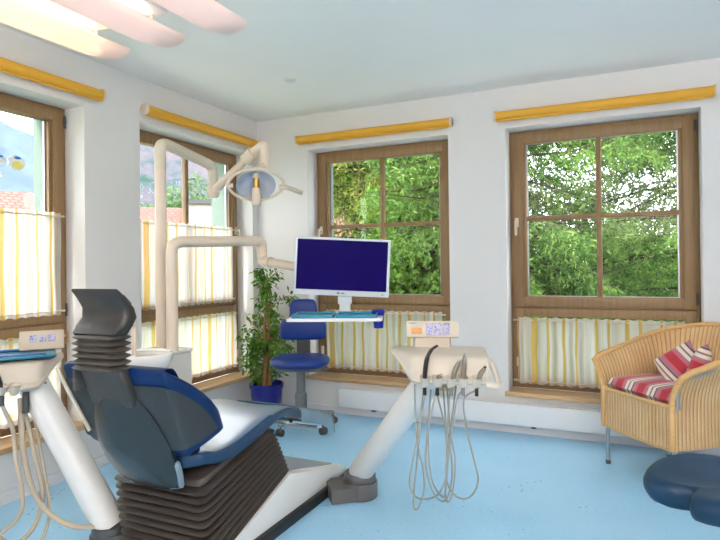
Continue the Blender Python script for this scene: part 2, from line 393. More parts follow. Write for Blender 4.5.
# ------------------------------------------------------------------ room shell
Z0, Z1 = .30, 2.25
REV = .15; WT = .42
WIN = {1: ('L', 1.245, 2.505), 2: ('L', 2.95, 4.255), 3: ('B', -2.516, -1.257), 4: ('B', -.821, .438)}
XR, YR = 2.5, -2.2
struct(MB().bx(XL, XR, YR, YB, -.12, 0).build('floor', m_floor, smooth=0))
struct(MB().bx(XL-WT, XR+.2, YR-.2, YB+WT, HC, HC+.15).build('ceiling', m_ceil, smooth=0))
def wall(name, side, a0, a1, ops):
    m = MB()
    def piece(u0, u1, z0, z1):
        if u1-u0 < 1e-4: return
        if side == 'B': m.bx(u0, u1, YB, YB+WT, z0, z1)
        else: m.bx(XL-WT, XL, u0, u1, z0, z1)
    u = a0
    for o0, o1 in ops:
        piece(u, o0, 0, HC); piece(o0, o1, 0, Z0-.03); piece(o0, o1, Z1, HC); u = o1
    piece(u, a1, 0, HC)
    return struct(m.build(name, m_wall, smooth=0))
wall('wall_back', 'B', XL-WT, XR+.2, [WIN[3][1:], WIN[4][1:]])
wall('wall_left', 'L', YR-.2, YB, [WIN[1][1:], WIN[2][1:]])
struct(MB().bx(XR, XR+.2, YR, YB, 0, HC).build('wall_right', m_wall, smooth=0))
struct(MB().bx(XL, XR+.2, YR-.2, YR, 0, HC).build('wall_rear', m_wall, smooth=0))
struct(MB().bx(XL, XL+.012, YR, YB, .012, .062).bx(XL, XL+.02, YR, YB, 0, .012).build('baseboard_left', m_trim, smooth=0))
struct(MB().bx(XL+.02, XR, YB-.012, YB, .0, .06).build('baseboard_back', m_trim, smooth=0))

def window(n):
    side, u0, u1 = WIN[n]
    root = link(bpy.data.objects.new(f'window_{n}', None)); root['kind'] = 'structure'
    if side == 'B': root.location = (u0, YB, 0)
    else: root.matrix_world = Matrix(((0, -1, 0, XL), (1, 0, 0, u0), (0, 0, 1, 0), (0, 0, 0, 1)))
    W = u1-u0                                        # local: x along the wall, y outwards
    def ring(m, x0, x1, z0, z1, w, y0, y1, bev=.004):
        m.bx(x0, x0+w, y0, y1, z0, z1, bev); m.bx(x1-w, x1, y0, y1, z0, z1, bev)
        m.bx(x0+w-.002, x1-w+.002, y0, y1, z0, z0+w, bev); m.bx(x0+w-.002, x1-w+.002, y0, y1, z1-w, z1, bev)
    f = MB(); ring(f, 0, W, Z0, Z1, .05, REV+.02, REV+.10); f.bx(.05, W-.05, REV+.02, REV+.1, .895, .925, .003)
    f.build('window_frame', m_frame, root, smooth=30)
    s = MB(); ring(s, .03, W-.03, .917, 2.225, .07, REV, REV+.065)
    s.bx(.1, W-.1, REV+.012, REV+.06, .965, .995, .003); s.bx(.1, W-.1, REV+.012, REV+.06, 2.15, 2.165, .003)
    s.bx(.1, .122, REV+.012, REV+.06, .99, 2.155, .003); s.bx(W-.122, W-.1, REV+.012, REV+.06, .99, 2.155, .003)
    sash = s.build('sash', m_frame, root, smooth=30)
    mt = MB(); mt.bx(W/2-.018, W/2+.018, REV+.014, REV+.058, .99, 2.155, .005)
    if side == 'B': mt.bx(.12, W-.12, REV+.016, REV+.056, 1.566, 1.600, .005)
    mt.build('muntin', m_frame, sash, smooth=30)
    sp = MB()
    for a, b in (((.122, .132), (.99, 2.155)), ((W-.132, W-.122), (.99, 2.155))): sp.bx(a[0], a[1], REV+.038, REV+.05, b[0], b[1])
    sp.bx(.122, W-.122, REV+.038, REV+.05, .99, 1.0); sp.bx(.122, W-.122, REV+.038, REV+.05, 2.147, 2.156)
    sp.build('spacer', m_steel, sash, smooth=0)
    MB().bx(.11, W-.11, REV+.040, REV+.046, .985, 2.16).build('pane', m_glass, sash, smooth=0)
    l = MB(); ring(l, .03, W-.03, .33, .905, .06, REV, REV+.065)
    low = l.build('lower_sash', m_frame, root, smooth=30)
    MB().bx(.085, W-.085, REV+.03, REV+.036, .385, .85).build('lower_pane', m_glass, low, smooth=0)
    def handle(z, par, small=False):
        x = .052
        h = MB().bx(x-.014, x+.014, REV-.012, REV+.002, z-.035, z+.035, .004)
        if not small:
            h.tube([(x, REV-.01, z), (x, REV-.045, z)], .008, 10)
            h.tube(cr([(x, REV-.045, z+.012), (x, REV-.05, z-.03), (x, REV-.046, z-.10)], 5), [.011]*10+[.007], 10)
        h.build('handle', m_cream, par, smooth=50)
    if n in (3, 4): handle(1.555, sash); handle(.50, low, True)
    if n == 2:
        for z, sm, par in ((1.565, False, sash), (.47, True, low)):
            x = W-.052; h = MB().bx(x-.014, x+.014, REV-.012, REV+.002, z-.035, z+.035, .004)
            if not sm:
                h.tube([(x, REV-.01, z), (x, REV-.045, z)], .008, 10)
                h.tube(cr([(x, REV-.045, z+.012), (x, REV-.05, z-.03), (x, REV-.046, z-.10)], 5), [.011]*10+[.007], 10)
            h.build('handle', m_cream, par, smooth=50)
    if n in (1, 3, 4):
        for z, par in ((2.16, sash), (.99, sash), (.82, low)):
            MB().tube([(W-.022, REV-.004, z-.04), (W-.022, REV-.004, z+.04)], .007, 10).tube([(W-.022, REV-.004, z-.006), (W-.022, REV-.004, z+.006)], .009, 10).build('hinge', m_brass if par is low else m_dgrey, par)
    # inner sill board, lapping over the wall below
    MB().prism([(0, REV+.02), (0, -.001), (-.02, -.001), (-.02, -.035), (W+.02, -.035), (W+.02, -.001), (W, -.001), (W, REV+.02)], Z0-.032, Z0).build('sill', m_sill, root, smooth=30, bevel=.003)
    # outer reveal in pale green plaster
    MB().bx(.005, .03, REV+.10, WT+.01, Z0, Z1).bx(W-.03, W-.005, REV+.10, WT+.01, Z0, Z1).build('outer_reveal', m_facade, root, smooth=0)
    return root
for n in WIN: window(n)

# roller blind cassettes above the windows
def to_world(side, u, w, z):
    return Vector((u, YB+w, z)) if side == 'B' else Vector((XL-w, u, z))
for n, a, b, lab in ((1, 1.0, 2.61, 'rolled-up yellow blind over the window with the blue and yellow sticker'),
                     (2, 2.955, 4.30, 'rolled-up yellow blind over the window behind the lamp pole'),
                     (3, -2.60, -1.215, 'rolled-up yellow blind over the window behind the monitor'),
                     (4, -.89, .52, 'rolled-up yellow blind over the window behind the wicker armchair')):
    side = WIN[n][0]; zc = 2.335
    t = thing('roller_blind', lab, 'blind', to_world(side, (a+b)/2, -.04, zc), 0 if side == 'B' else PI/2, 'yellow roller blinds')
    L = (b-a)/2
    MB().tube([(-L+.012, 0, 0), (L-.012, 0, 0)], .031, 20).bx(-L+.02, L-.02, -.006, -.002, -.036, -.02).build('rolled_cloth', m_yellow, t)
    MB().tube([(-L+.02, -.004, -.038), (L-.02, -.004, -.038)], .006, 8).build('bottom_bar', m_yellow, t)
    for sg in (-1, 1):
        MB().prism(rrect(.034, .036, .02), sg*L-.012*sg, sg*L, 'YZ').bx(min(sg*L-.012*sg, sg*L), max(sg*L-.012*sg, sg*L), .0, .04, -.02, .02).build('bracket', m_cream, t)

# café curtains
def curtain(side, u0, u1, z0, z1, lab, seed):
    rg = random.Random(seed)
    t = thing('cafe_curtain', lab, 'curtain', to_world(side, (u0+u1)/2, REV-.02, (z0+z1)/2), 0 if side == 'B' else PI/2, 'striped cafe curtains')
    L = (u1-u0)/2; hz = (z1-z0)/2; ph = [rg.uniform(0, 6) for _ in range(4)]; off = rg.uniform(0, .1)
    def fn(u, v):
        x = -L+2*L*u; k = .35+.65*abs(v-.5)*2
        a = .0055*math.sin(x*62+ph[0]+.8*math.sin(v*2))+.004*math.sin(x*105+ph[1])+.004*math.sin(x*27+ph[2]+v)
        z = -hz+2*hz*v
        if v in (0, 1): z += .004*math.sin(x*90+ph[3])
        return (x+.006*math.sin(v*5+x*20+ph[1])*(1-abs(2*v-1)), a*(1.25-.3*k), z)
    m = MB().grid(fn, int(260*(u1-u0)), 16, lambda u, v: (u*(u1-u0)*1.0+off, v))
    m.build('cloth', m_curtain, t, smooth=80, recalc=False)
    for z in (hz-.022, -hz+.022):
        r = MB().tube([(-L-.02, .0, z), (L+.02, 0, z)], .0045, 8)
        for sg in (-1, 1): r.lathe([(.001, -.008), (.007, -.006), (.008, 0), (.005, .006), (.001, .009)], (sg*(L+.022), 0, z), 10, (sg, 0, 0)).bx(sg*(L+.01)-.004, sg*(L+.01)+.004, 0, .02, z-.006, z+.006)
        r.build('curtain_rod', m_cream, t)
curtain('L', 1.36, 2.435, .965, 1.59, 'upper striped sheer curtain in the window with the sticker', 1)
curtain('L', 1.36, 2.435, .36, .855, 'lower striped sheer curtain behind the left instrument console', 2)
curtain('L', 3.07, 4.13, .94, 1.59, 'upper striped sheer curtain in the window behind the lamp pole', 3)
curtain('L', 3.07, 4.17, .36, .85, 'lower striped sheer curtain beside the ficus, under the wooden crossbar', 4)
curtain('B', -2.41, -1.36, .35, .86, 'striped sheer curtain under the monitor and tray', 5)
curtain('B', -.775, .34, .34, .838, 'striped sheer curtain behind the wicker armchair', 6)

# window sticker: plain patches of colour on the glass
st = thing('window_sticker', 'small blue and yellow sticker on the window glass', 'sticker', (XL-REV-.036, 2.10, 1.87), PI/2)
def blob(m, cx, cz, rx, rz, n=16, tw=0):
    m.prism([(cx+rx*math.cos(2*PI*k/n)*(1+.12*math.sin(3*k)), cz+rz*math.sin(2*PI*k/n+tw)) for k in range(n)], -.0015, .0005, 'XZ')
m_stw = plain('sticker_white', srgb(244, 246, 248), .5); m_sty = plain('sticker_yellow', srgb(236, 222, 120), .5); m_stb = plain('sticker_blue', srgb(40, 120, 190), .5)
for cx_, cz_, rx_, rz_ in ((-.01, .0, .045, .03), (.095, -.005, .05, .045), (-.02, -.085, .03, .022)):
    q = MB(); blob(q, cx_, cz_, rx_, rz_); q.build('white_shape', m_stw, st, smooth=0)
for cx_, cz_, rx_, rz_, mm in ((.10, -.018, .032, .024, m_sty), (-.02, -.008, .018, .012, m_sty), (.0, .018, .014, .007, m_stb), (.10, .024, .022, .008, m_stb)):
    q = MB(); blob(q, cx_, cz_, rx_, rz_)
    q.v = [(a, b-.003, c) for a, b, c in q.v]; q.build('yellow_shape' if mm is m_sty else 'blue_shape', mm, st, smooth=0)

# skirting convector along the back wall
rd = thing('convector_radiator', 'long low white convector heater running along the back wall', 'radiator', (-2.20, YB, 0))
RL = 4.2
MB().bx(0, RL, -.085, -.075, .075, .222, .002).bx(0, .006, -.085, -.012, .075, .222, .002).bx(0, RL, -.02, -.012, .075, .222).build('casing', m_rad, rd, smooth=30)
g = MB().bx(0, RL, -.085, -.070, .218, .226, .002).bx(0, RL, -.028, -.012, .218, .226, .002)
for k in range(210): g.bx(.01+k*.02, .022+k*.02, -.07, -.028, .220, .224)
g.build('grille', m_rad, rd, smooth=0)
MB().bx(.01, RL-.01, -.07, -.03, .085, .16).build('heating_core', m_dgrey, rd, smooth=0)
for x in (.30, 1.55, 2.9, 3.8): MB().bx(x, x+.03, -.075, -.012, .06, .078).build('bracket', m_dgrey, rd, smooth=0)

# recessed ceiling spot
sp = thing('ceiling_spotlight', 'small round recessed spotlight in the white ceiling', 'ceiling light', (-2.14, 3.46, HC))
MB().lathe([(.028, -.006), (.042, -.008), (.045, -.003), (.045, 0)], n=24).lathe([(.028, -.006), (.027, 0.001)], n=24).build('ring', m_white, sp)
MB().lathe([(.001, -.007), (.0275, -.0065), (.0275, -.001)], n=20).build('lens', m_bezel, sp)

# ------------------------------------------------------------------ ceiling luminaire of three opal troughs
def luminaire(loc, lab, tubes, grp, length=1.25, rz=0):
    t = thing('ceiling_luminaire', lab, 'ceiling lamp', loc, rz, grp)
    pitch = .345
    for k in (-1, 0, 1):
        x = k*pitch
        def prof(y0, sc, dz):
            return [(x+sc*.098*math.sin(a), y0, dz-.045*sc*math.cos(a)) for a in np.linspace(-PI/2, PI/2, 15)]
        L = []
        for y, sc, dz in ((-length/2, .86, .012), (-length/2+.05, .96, .004), (-length/2+.12, 1, 0), (length/2-.14, 1, 0), (length/2-.06, .96, .004), (length/2, .86, .012)):
            o = prof(y, sc, dz); i = [(px+(x-px)*.05, py, pz+.004) for px, py, pz in o][::-1]
            L.append(o+i)
        tr = MB().loops(L).build('diffuser', m_diff, t, smooth=50)
        MB().tube([(x, -length/2+.1, .03), (x, length/2-.13, .03)], .019, 12).build('tube', tubes[k+1], t)
        MB().bx(x-.075, x+.075, -length/2+.08, length/2-.1, .075, .09, .004).build('reflector', m_white, t)
        for y in (length/2-.12, -length/2+.12):
            MB().tube([(x, y, -.02), (x, y, .10)], .007, 8).build('post', m_cream, t)
    MB().bx(-pitch-.1, pitch+.1, length/2-.19, length/2-.09, .09, .108, .004).build('crossbar', m_white, t)
    MB().bx(-pitch-.1, pitch+.1, -length/2+.09, -length/2+.19, .09, .108, .004).build('crossbar', m_white, t)
    for sx in (-.3, .3):
        for sy in (-.4, .4): MB().tube([(sx, sy*length, .1), (sx, sy*length, HC-loc[2])], .004, 8).build('suspension_rod', m_steel, t)
    MB().bx(-.34, .34, -.5*length+.08, -.5*length+.16, .100, .12, .003).bx(-.34, -.26, -length*.45, length*.45, .106, .12, .003).bx(.26, .34, -length*.45, length*.45, .106, .12, .003).build('rail', m_white, t)
    return t
luminaire((-1.90, 1.42, 2.29), 'suspended lamp of three long opal tubes over the dental chair', [m_tube, m_tubep, m_tubep], 'suspended tube lamps')
# ------------------------------------------------------------------ dental chair
CH = (-1.75, 2.2, 0)
ch = thing('dental_chair', 'navy blue dental treatment chair with grey back shell and rubber bellows', 'dental chair', CH)
MB().prism(rrect(.27, .605, .05, 5, 0, .205), 0, .05).build('plinth', m_black, ch, bevel=.004)
b = MB().prism([(-.40, .05), (.19, .240), (.79, .092), (.795, .05)], -.25, .25, 'YZ')
b.build('base_cover', m_white, ch, bevel=.008)
MB().add([(-.225, .21, .2375), (.215, .21, .2375), (.185, .74, .1065), (-.185, .74, .1065)], [(0, 1, 2, 3)]).build('foot_plate', plain('grey_lacquer', srgb(205, 205, 208), .2, var=.05), ch, solid=.006)
def bellows_loop(t, out):
    yr = -.40+.04*t; zr = .372+(.035-.372)*t; yf = .045+.135*t; zf = .492+(.252-.492)*t
    hx = .205+out; out_y = out
    pl = []
    for x, y in rrect(1, 1, .14, 4):
        yy = (yr-out_y)+(yf+out_y-(yr-out_y))*(y+1)/2
        zz = zr+(zf-zr)*(y+1)/2
        # rear part of every fold stays level, the front part climbs with the seat
        pl.append((x*hx, yy, zz))
    return pl
N = 10; L = []
for k in range(N):
    for q_, o in ((0, 0), (.16, .020), (.30, .034), (.46, .040), (.62, .036), (.78, .022), (.93, .0)):
        t = (k+q_)/N
        if t <= 1: L.append(bellows_loop(t, o))
MB().loops(L).build('bellows', m_bellowd, ch, smooth=70)
tp = [(x*1.0, y, z+.004) for x, y, z in bellows_loop(0, .012)]; tp2 = [(x, y, z+.03) for x, y, z in tp]
MB().loops([tp, tp2]).build('bellows_plate', m_bellow, ch, bevel=.006)
# seat and leg rest: loops across, following the side profile
prof = [(-.56, .50, .30, .05), (-.50, .52, .46, .10), (-.485, .54, .463, .17), (-.45, .542, .465, .225), (-.40, .532, .463, .25), (-.33, .516, .448, .256), (-.22, .522, .447, .258), (-.1, .545, .462, .256), (.0, .562, .486, .25), (.1, .570, .508, .243), (.19, .566, .512, .232), (.26, .553, .499, .222), (.33, .526, .472, .21), (.39, .503, .453, .2), (.40, .496, .459, .192)]
L = []
P = cr([(y, a, b_) for y, a, b_, h in prof[1:]], 4); Hh = cr([(h, 0, 0) for *_, h in prof[1:]], 4)
for (y, a, b_), hh in zip([tuple(q) for q in P], [q[0] for q in Hh]):
    c = (a+b_)/2; th = (a-b_)/2; lp = []
    for k in range(28):
        an = 2*PI*k/28; cx = math.copysign(abs(math.cos(an))**.28, math.cos(an)); sz = math.copysign(abs(math.sin(an))**.55, math.sin(an))
        dish = -.014*(1-(cx)**2) if sz > 0 else 0
        lp.append((cx*hh, y, c+sz*th+dish))
    L.append(lp)
seat_o = MB().loops(L).build('seat', m_seatblue, ch, smooth=60)
seat_o.data.materials.append(m_seattop)                # upper face inside the sewn edge, coloured for the window glare
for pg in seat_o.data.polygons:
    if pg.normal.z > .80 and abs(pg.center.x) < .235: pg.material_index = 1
# clear foot cover
def fcv(off):
    L = []
    for y, z, h in ((.365, .517, .208), (.41, .503, .206), (.48, .482, .202), (.62, .436, .192), (.73, .398, .184), (.785, .374, .178), (.80, .342, .172)):
        row = [(-h-off, y, z-.075), (-h-off, y, z-.02), (-h+.018, y, z+off), (-.05, y, z+.004+off), (.05, y, z+.004+off), (h-.018, y, z+off), (h+off, y, z-.02), (h+off, y, z-.075)]
        L.append(row)
    return L
A = fcv(.003); Bq = fcv(-.001)
MB().loops([a+b_[::-1] for a, b_ in zip(A, Bq)]).build('foot_cover', m_cover, ch, smooth=50)
MB().tube([(.15, .36, .445), (.15, .68, .345)], .012, 10).tube([(-.15, .36, .445), (-.15, .68, .345)], .012, 10).bx(-.16, .16, .62, .68, .332, .36, .006).build('foot_rail', m_chrome, ch)
# back
def y0(z):
    pts = ((.40, -.455), (.535, -.525), (.74, -.605), (.88, -.665), (1.2, -.70))
    for (a, ya), (b_, yb) in zip(pts, pts[1:]):
        if z <= b_: return ya+(yb-ya)*(z-a)/(b_-a)
    return pts[-1][1]
def plan(s):
    a = abs(s)
    if a <= .5: return Vector((s*.50, .10*(s*s)*.25, 0))
    q = (a-.5)/.5*PI/2
    return Vector((math.copysign(.25+.055*math.sin(q), s), .006+.195*(1-math.cos(q)), 0))
def pnorm(s):
    e = .01; d = plan(min(1, s+e))-plan(max(-1, s-e)); return Vector((-d.y, d.x, 0)).normalized()
def S(s, z, off): return plan(s)+Vector((0, y0(z), z))+pnorm(s)*off
def topz(s):
    a = max(0, (abs(s)-.45)/.55); return .60+.285*math.sqrt(max(0, 1-a**2.2))
def botz(s):
    a = abs(s); return .515+.10*a**2.2+.08*max(0, 1-a/.3)
L = []
for s in np.linspace(-1, 1, 57):
    s = float(s)*.9995; tz, bz = topz(s), botz(s); tz = max(tz, bz+.02); c, h = (tz+bz)/2, (tz-bz)/2; lp = []
    edge = max(.25, min(1, (1-abs(s))/.06+.25))
    for k in range(28):
        an = 2*PI*k/28; sx = math.copysign(abs(math.cos(an))**.45, math.cos(an)); cz = math.copysign(abs(math.sin(an))**.35, math.sin(an))
        lp.append(S(s, c+cz*h, .038+.042*sx*edge))
    L.append(lp)
MB().loops(L).build('backrest', m_blue, ch, smooth=60)
for sg in (-1, 1):
    L = []
    for s in np.linspace(.20, .90, 30):
        a = max(0, (s-.45)/.455); tz = .585+.235*math.sqrt(max(0, 1-min(1, a)**2.2)); bz = botz(s)+.035; tz = max(tz, bz+.004)
        s_ = s*sg; zz = np.linspace(bz, tz, 9)
        L.append([S(s_, z, -.010) for z in zz]+[S(s_, z, .004) for z in zz[::-1]])
    MB().loops(L).build('side_panel', m_panelgrey, ch, smooth=40)
# glossy shell under the neck: closed bulged plate
def shell_w(z): 
    t = min(1, max(0, (z-.385)/(.76-.385))); return .145+.052*math.sin(PI*t)**.8-.035*t**2
L = []
for z in np.linspace(.385, .76, 16):
    z = float(z); w = shell_w(z); bul = .052*math.sin(PI*min(1, (z-.36)/.44)*.8+.25); row = []
    xs = np.linspace(-1, 1, 17); yb = y0(z)
    o = [(x*w, yb-.012-bul*(1-abs(x)**2.6), z) for x in xs]; i = [(x*w*.97, yb+.012-bul*.5*(1-abs(x)**2.6), z) for x in xs[::-1]]
    L.append([Vector(q) for q in o+i])
# close the bottom by curving under the back
L = [[Vector((v.x*.55, y0(.385)+.05+(v.y-y0(.385))*.4, .372)) for v in L[0]], [Vector((v.x*.86, y0(.385)+.012+(v.y-y0(.385))*.85, .376)) for v in L[0]]]+L
MB().loops(L).build('back_shell', m_shell, ch, smooth=50)
for sg in (-1, 1):
    MB().tube(cr([(sg*(.10), y0(.385)-.005, .378)]+[(sg*shell_w(z), y0(z)-.002, z) for z in (.392, .42, .46, .51)], 5), [.007]*6+[.012]*14+[.007], 10).build('shell_lip', m_lip, ch)
ins = []
for z, w in ((.735, .102), (.742, .110), (.80, .110), (.87, .107), (.885, .10)):
    yb = y0(z)-.062; ins.append([(x, yb+y, z) for x, y in rrect(w, .028, .02, 4, -.006, .05)])
MB().loops(ins).build('neck_panel', m_insert, ch, smooth=45)
MB().bx(-.13, -.145, -.70, -.62, .79, .87, .006).build('clamp', m_dgrey, ch)
MB().tube(cr([S(-.56, .862, -.018), S(-.52, .80, -.02), S(-.47, .70, -.022), S(-.42, .60, -.022)], 5), .008, 8).build('trim_strip', m_beige, ch)
# neck bellows
L = []; NB = 6
for k in range(2*NB+1):
    t = k/(2*NB); z = .872+.135*t; o = .0 if k % 2 == 0 else .017
    ry = rrect(.093+o, .036+o, .025, 4, -.008)
    if k % 2: L.append([(x, y-.683, z-.0025) for x, y in rrect(.109, .052, .03, 4, -.008)])
    L.append([(x, y-.683, z) for x, y in ry])
    if k % 2: L.append([(x, y-.683, z+.0025) for x, y in rrect(.109, .052, .03, 4, -.008)])
MB().loops(L).build('neck_bellows', m_bellow, ch, smooth=25)
# head rest: swept plate, narrow above, thick below
L = []
for z, yc, hy, w, cv in ((1.0, -.685, .034, .112, 0), (1.01, -.685, .040, .122, 0), (1.035, -.672, .036, .130, .004), (1.065, -.658, .030, .133, .010), (1.10, -.668, .024, .131, .014), (1.14, -.700, .017, .129, .014), (1.166, -.724, .012, .127, .012), (1.173, -.728, .006, .122, .012)):
    lp = []
    w *= .9
    for x, y in rrect(w, hy, min(hy*.8, .02), 4):
        lp.append((x-.012, yc+y+cv*(x/w)**2*1.5, z+.006*(1-(x/w)**2)*0))
    L.append(lp)
MB().loops(L).build('headrest', plain('headrest_grey', srgb(42, 39, 37), .42, var=.03), ch, smooth=60)
MB().loops([[(x, y-.685+dy, z) for x, y in rrect(.1*sc, .018, .012, 4)] for z, dy, sc in ((1.03, .04, .85), (1.05, .045, 1), (1.12, .03, 1), (1.15, .012, .85))]).build('headrest_pad', m_blue, ch, smooth=60)

# ------------------------------------------------------------------ delivery units
def pivot(m, c, r=.095, h=.13):
    m.lathe([(r*.97, 0), (r, .01), (r, h*.6), (r*.97, h*.64)], c, 32)
    m.lathe([(r*.86, h*.62), (r*.90, h*.66), (r*.9, h*.95), (r*.86, h)], c, 32)
def console(root, mir):
    """console body: cross sections (y, z) placed along x, thinning to a wing at one end; z about its own origin"""
    full = [(.14, .095), (.13, .105), (-.10, .100), (-.135, .093), (-.145, .083), (-.165, .045), (-.175, .010), (-.195, .006), (-.205, -.006), (-.195, -.018), (-.165, -.021), (-.10, .0), (.0, .02), (.12, .045), (.14, .06)]
    thin = [(.12, .095), (.11, .103), (.04, .103), (.02, .1), (.01, .099), (.0, .098), (-.005, .096), (-.01, .095), (-.008, .093), (0, .091), (.01, .09), (.02, .09), (.04, .09), (.10, .088), (.12, .09)]
    L = []
    for x, g in ((-.255, 0), (-.25, .06), (-.225, .22), (-.20, .46), (-.18, .70), (-.165, .86), (-.15, .95), (-.13, 1), (.16, 1), (.172, .97), (.178, .9)):
        L.append([(mir*x, a[0]+(b_[0]-a[0])*g, a[1]+(b_[1]-a[1])*g) for a, b_ in zip(thin, full)])
    MB().loops(L).build('console', m_console, root, smooth=45, sub=1)
    h = MB().tube([(mir*x, y, z) for x, y, z in cr([(.165, -.08, .082), (.188, -.10, .060), (.205, -.15, .015), (.210, -.19, -.008), (.195, -.205, -.016), (.16, -.195, -.010)], 5)], .015, 12, flat=.7)
    h.build('grab_handle', m_console, root)
    return root
def holder(root, x, y=-.190, z=.0):
    o = MB().lathe([(.012, -.03), (.017, -.02), (.023, .012), (.025, .018), (.021, .018), (.014, -.012)], (x, y, z), 18, (.1, -.25, 1)); o.build('holder', m_console, root)
# doctor's side
RZ = math.radians(17.5); CR = at(447, 365, 2.62)
dr = thing('delivery_unit', 'white delivery console on a slanted arm hung with grey handpiece hoses', 'dental unit', (CR.x, CR.y, .755), RZ)
inv = (Matrix.Translation((CR.x, CR.y, .755)) @ Matrix.Rotation(RZ, 4, 'Z')).inverted()
W = lambda q: inv @ Vector(q)
console(dr, 1)
pv = Vector((-1.335, 2.83, 0)); pl = W(pv)
def arm(root, p0, p1, r0, r1, m=m_white, nm='support_arm'):
    P = [Vector(p0).lerp(Vector(p1), t) for t in (0, .02, .5, .98, 1)]
    return MB().tube(P, [r0*.96, r0, (r0+r1)/2, r1, r1*.96], 28).build(nm, m, root, smooth=50)
m = MB(); pivot(m, (pl.x, pl.y, pl.z))
q0, q1 = W((-1.47, 2.72, 0)), W((-1.335, 2.83, 0)); dirv = (q1-q0).normalized(); sd = Vector((-dirv.y, dirv.x, 0))*.09
hh = [q0-sd, q1-sd, q1+sd, q0+sd]
m.loops([[(v.x, v.y, q0.z+z) for v in hh] for z in (0.005, .078)])
m.build('pivot_base', plain('pivot_grey', srgb(96, 94, 96), .5, var=.04), dr, smooth=40)
arm(dr, W((-1.335, 2.825, .125)), W((-.815, 2.52, .745)), .064, .062)
XS = (-.098, -.045, .012, .062, .118)
for x in XS: holder(dr, x)
# control panel on its stalk
def panel(root, x, w, h, z, tilt, ncell, disp, xs=None):
    MB().prism([(x-w*.34, -.005), (x+w*.34, -.005), (x+w*.32, .06), (x-w*.32, .06)], .08, .12, 'XZ').build('panel_stalk', m_console, root)
    for o in root.children:
        if o.name.startswith('panel_stalk'): o.location.z = .095
    R = Matrix.Rotation(-tilt, 3, 'X'); c = Vector((x, .09, z))
    pn = MB().box(c, (w, .028, h), .006, R).build('control_panel', m_panelface, root)
    def plate(px, pz, pw, ph, mt, nm):
        o = MB().box(c+R @ Vector((px, -.0152, pz)), (pw, .003, ph), .001, R, 1).build(nm, mt, pn, smooth=0)
    for k in range(ncell): plate(xs[0]+k*xs[1], xs[2], xs[3], xs[4], m_keypad, 'keypad')
    if disp:
        plate(-.072, -.008, .048, .026, m_display, 'display')
        plate(-.092, .028, .03, .004, m_hose, 'maker_mark')
panel(dr, -.065, .245, .078, .185, math.radians(12), 3, True, (-.012, .0385, .0, .032, .056))
# handpieces with their hoses (each one can be lifted out of its holder)
def handpiece(lab, x, tip, kind, hose, hr=.0042, mt=None):
    base = Vector((x, -.190, .0)); wb = dr_m @ base
    t = thing('dental_handpiece' if kind != 'black' else 'suction_tip', lab, 'dental instrument', wb, RZ, 'instruments on the white delivery console')
    tip = Vector(tip)
    if kind == 'black':
        MB().tube(cr([(0, 0, -.02), (.003, 0, .04), (.012, .0, .095), (.03, 0, .13), (.058, 0, .150)], 6), [.012]*7+[.0125]*6+[.010]*6+[.007]*5+[.004], 12, flat=.8).build('body', m_black, t)
    else:
        P = cr([(0, 0, -.03), tip*.45, tip*.8+Vector((.0, 0, 0)), tip], 5)
        n = len(P); MB().tube(P, [.0095+.002*math.sin(PI*i/n)-.004*(i/n)**2 for i in range(n)], 12).build('body', m_greytool, t)
        d = (P[-1]-P[-2]).normalized(); MB().tube([P[-1]-d*.004, P[-1]+d*.008], .0062, 10).build('head', m_steel if kind != 'cap' else m_black, t)
    inv2 = (Matrix.Translation(wb) @ Matrix.Rotation(RZ, 4, 'Z')).inverted()
    pts = [Vector((0, 0, -.035))]+[inv2 @ at(*h) for h in hose]
    hp = MB().tube(cr(pts, 8), hr, 8); hp.build('hose', m_hose, t)
    MB().tube([(0, 0, -.062), (0, 0, -.028)], .008, 10).build('connector', m_black if kind in ('black', 'cap', 'short') else m_mgrey, t)
dr_m = Matrix.Translation((CR.x, CR.y, .755)) @ Matrix.Rotation(RZ, 4, 'Z')
handpiece('curved black suction tip at the left end of the white console', XS[0], (0, 0, 0), 'black', [(424, 400, 2.44), (419, 430, 2.42), (413, 460, 2.41), (409.5, 485, 2.42), (416, 497, 2.45), (428, 499, 2.48), (440, 492, 2.52), (447, 470, 2.55), (446, 430, 2.58), (443, 386, 2.60)])
handpiece('short grey handpiece beside the black suction tip, only its tip showing', XS[1], (.014, .0, .022), 'short', [(434, 400, 2.44), (428, 430, 2.42), (425.5, 460, 2.42), (430, 485, 2.43), (439, 500, 2.46), (447, 498, 2.5), (452, 475, 2.54), (449, 440, 2.57), (441, 410, 2.6), (435, 386, 2.62)])
handpiece('slanted grey handpiece, third instrument from the black suction tip', XS[2], (.036, .0, .082), 'plain', [(449, 400, 2.45), (447, 440, 2.43), (446.5, 470, 2.43), (445, 492, 2.44), (448, 502, 2.46), (453, 490, 2.5), (455, 460, 2.54), (450, 430, 2.58), (447, 386, 2.62)])
handpiece('tallest grey handpiece with a bent upright head on the white console', XS[3], (.010, .0, .108), 'plain', [(457, 400, 2.45), (452, 430, 2.44), (448, 460, 2.44), (446, 485, 2.45), (443, 497, 2.48), (432, 480, 2.54), (428, 440, 2.57), (431, 386, 2.6)])
handpiece('short slanted grey handpiece with a black end at the right of the white console', XS[4], (.034, .0, .056), 'cap', [(464, 400, 2.44), (467, 430, 2.42), (474, 460, 2.41), (478, 480, 2.42), (473, 494, 2.44), (463, 499, 2.47), (452, 492, 2.5), (446, 475, 2.54), (449, 440, 2.58), (456, 386, 2.62)])
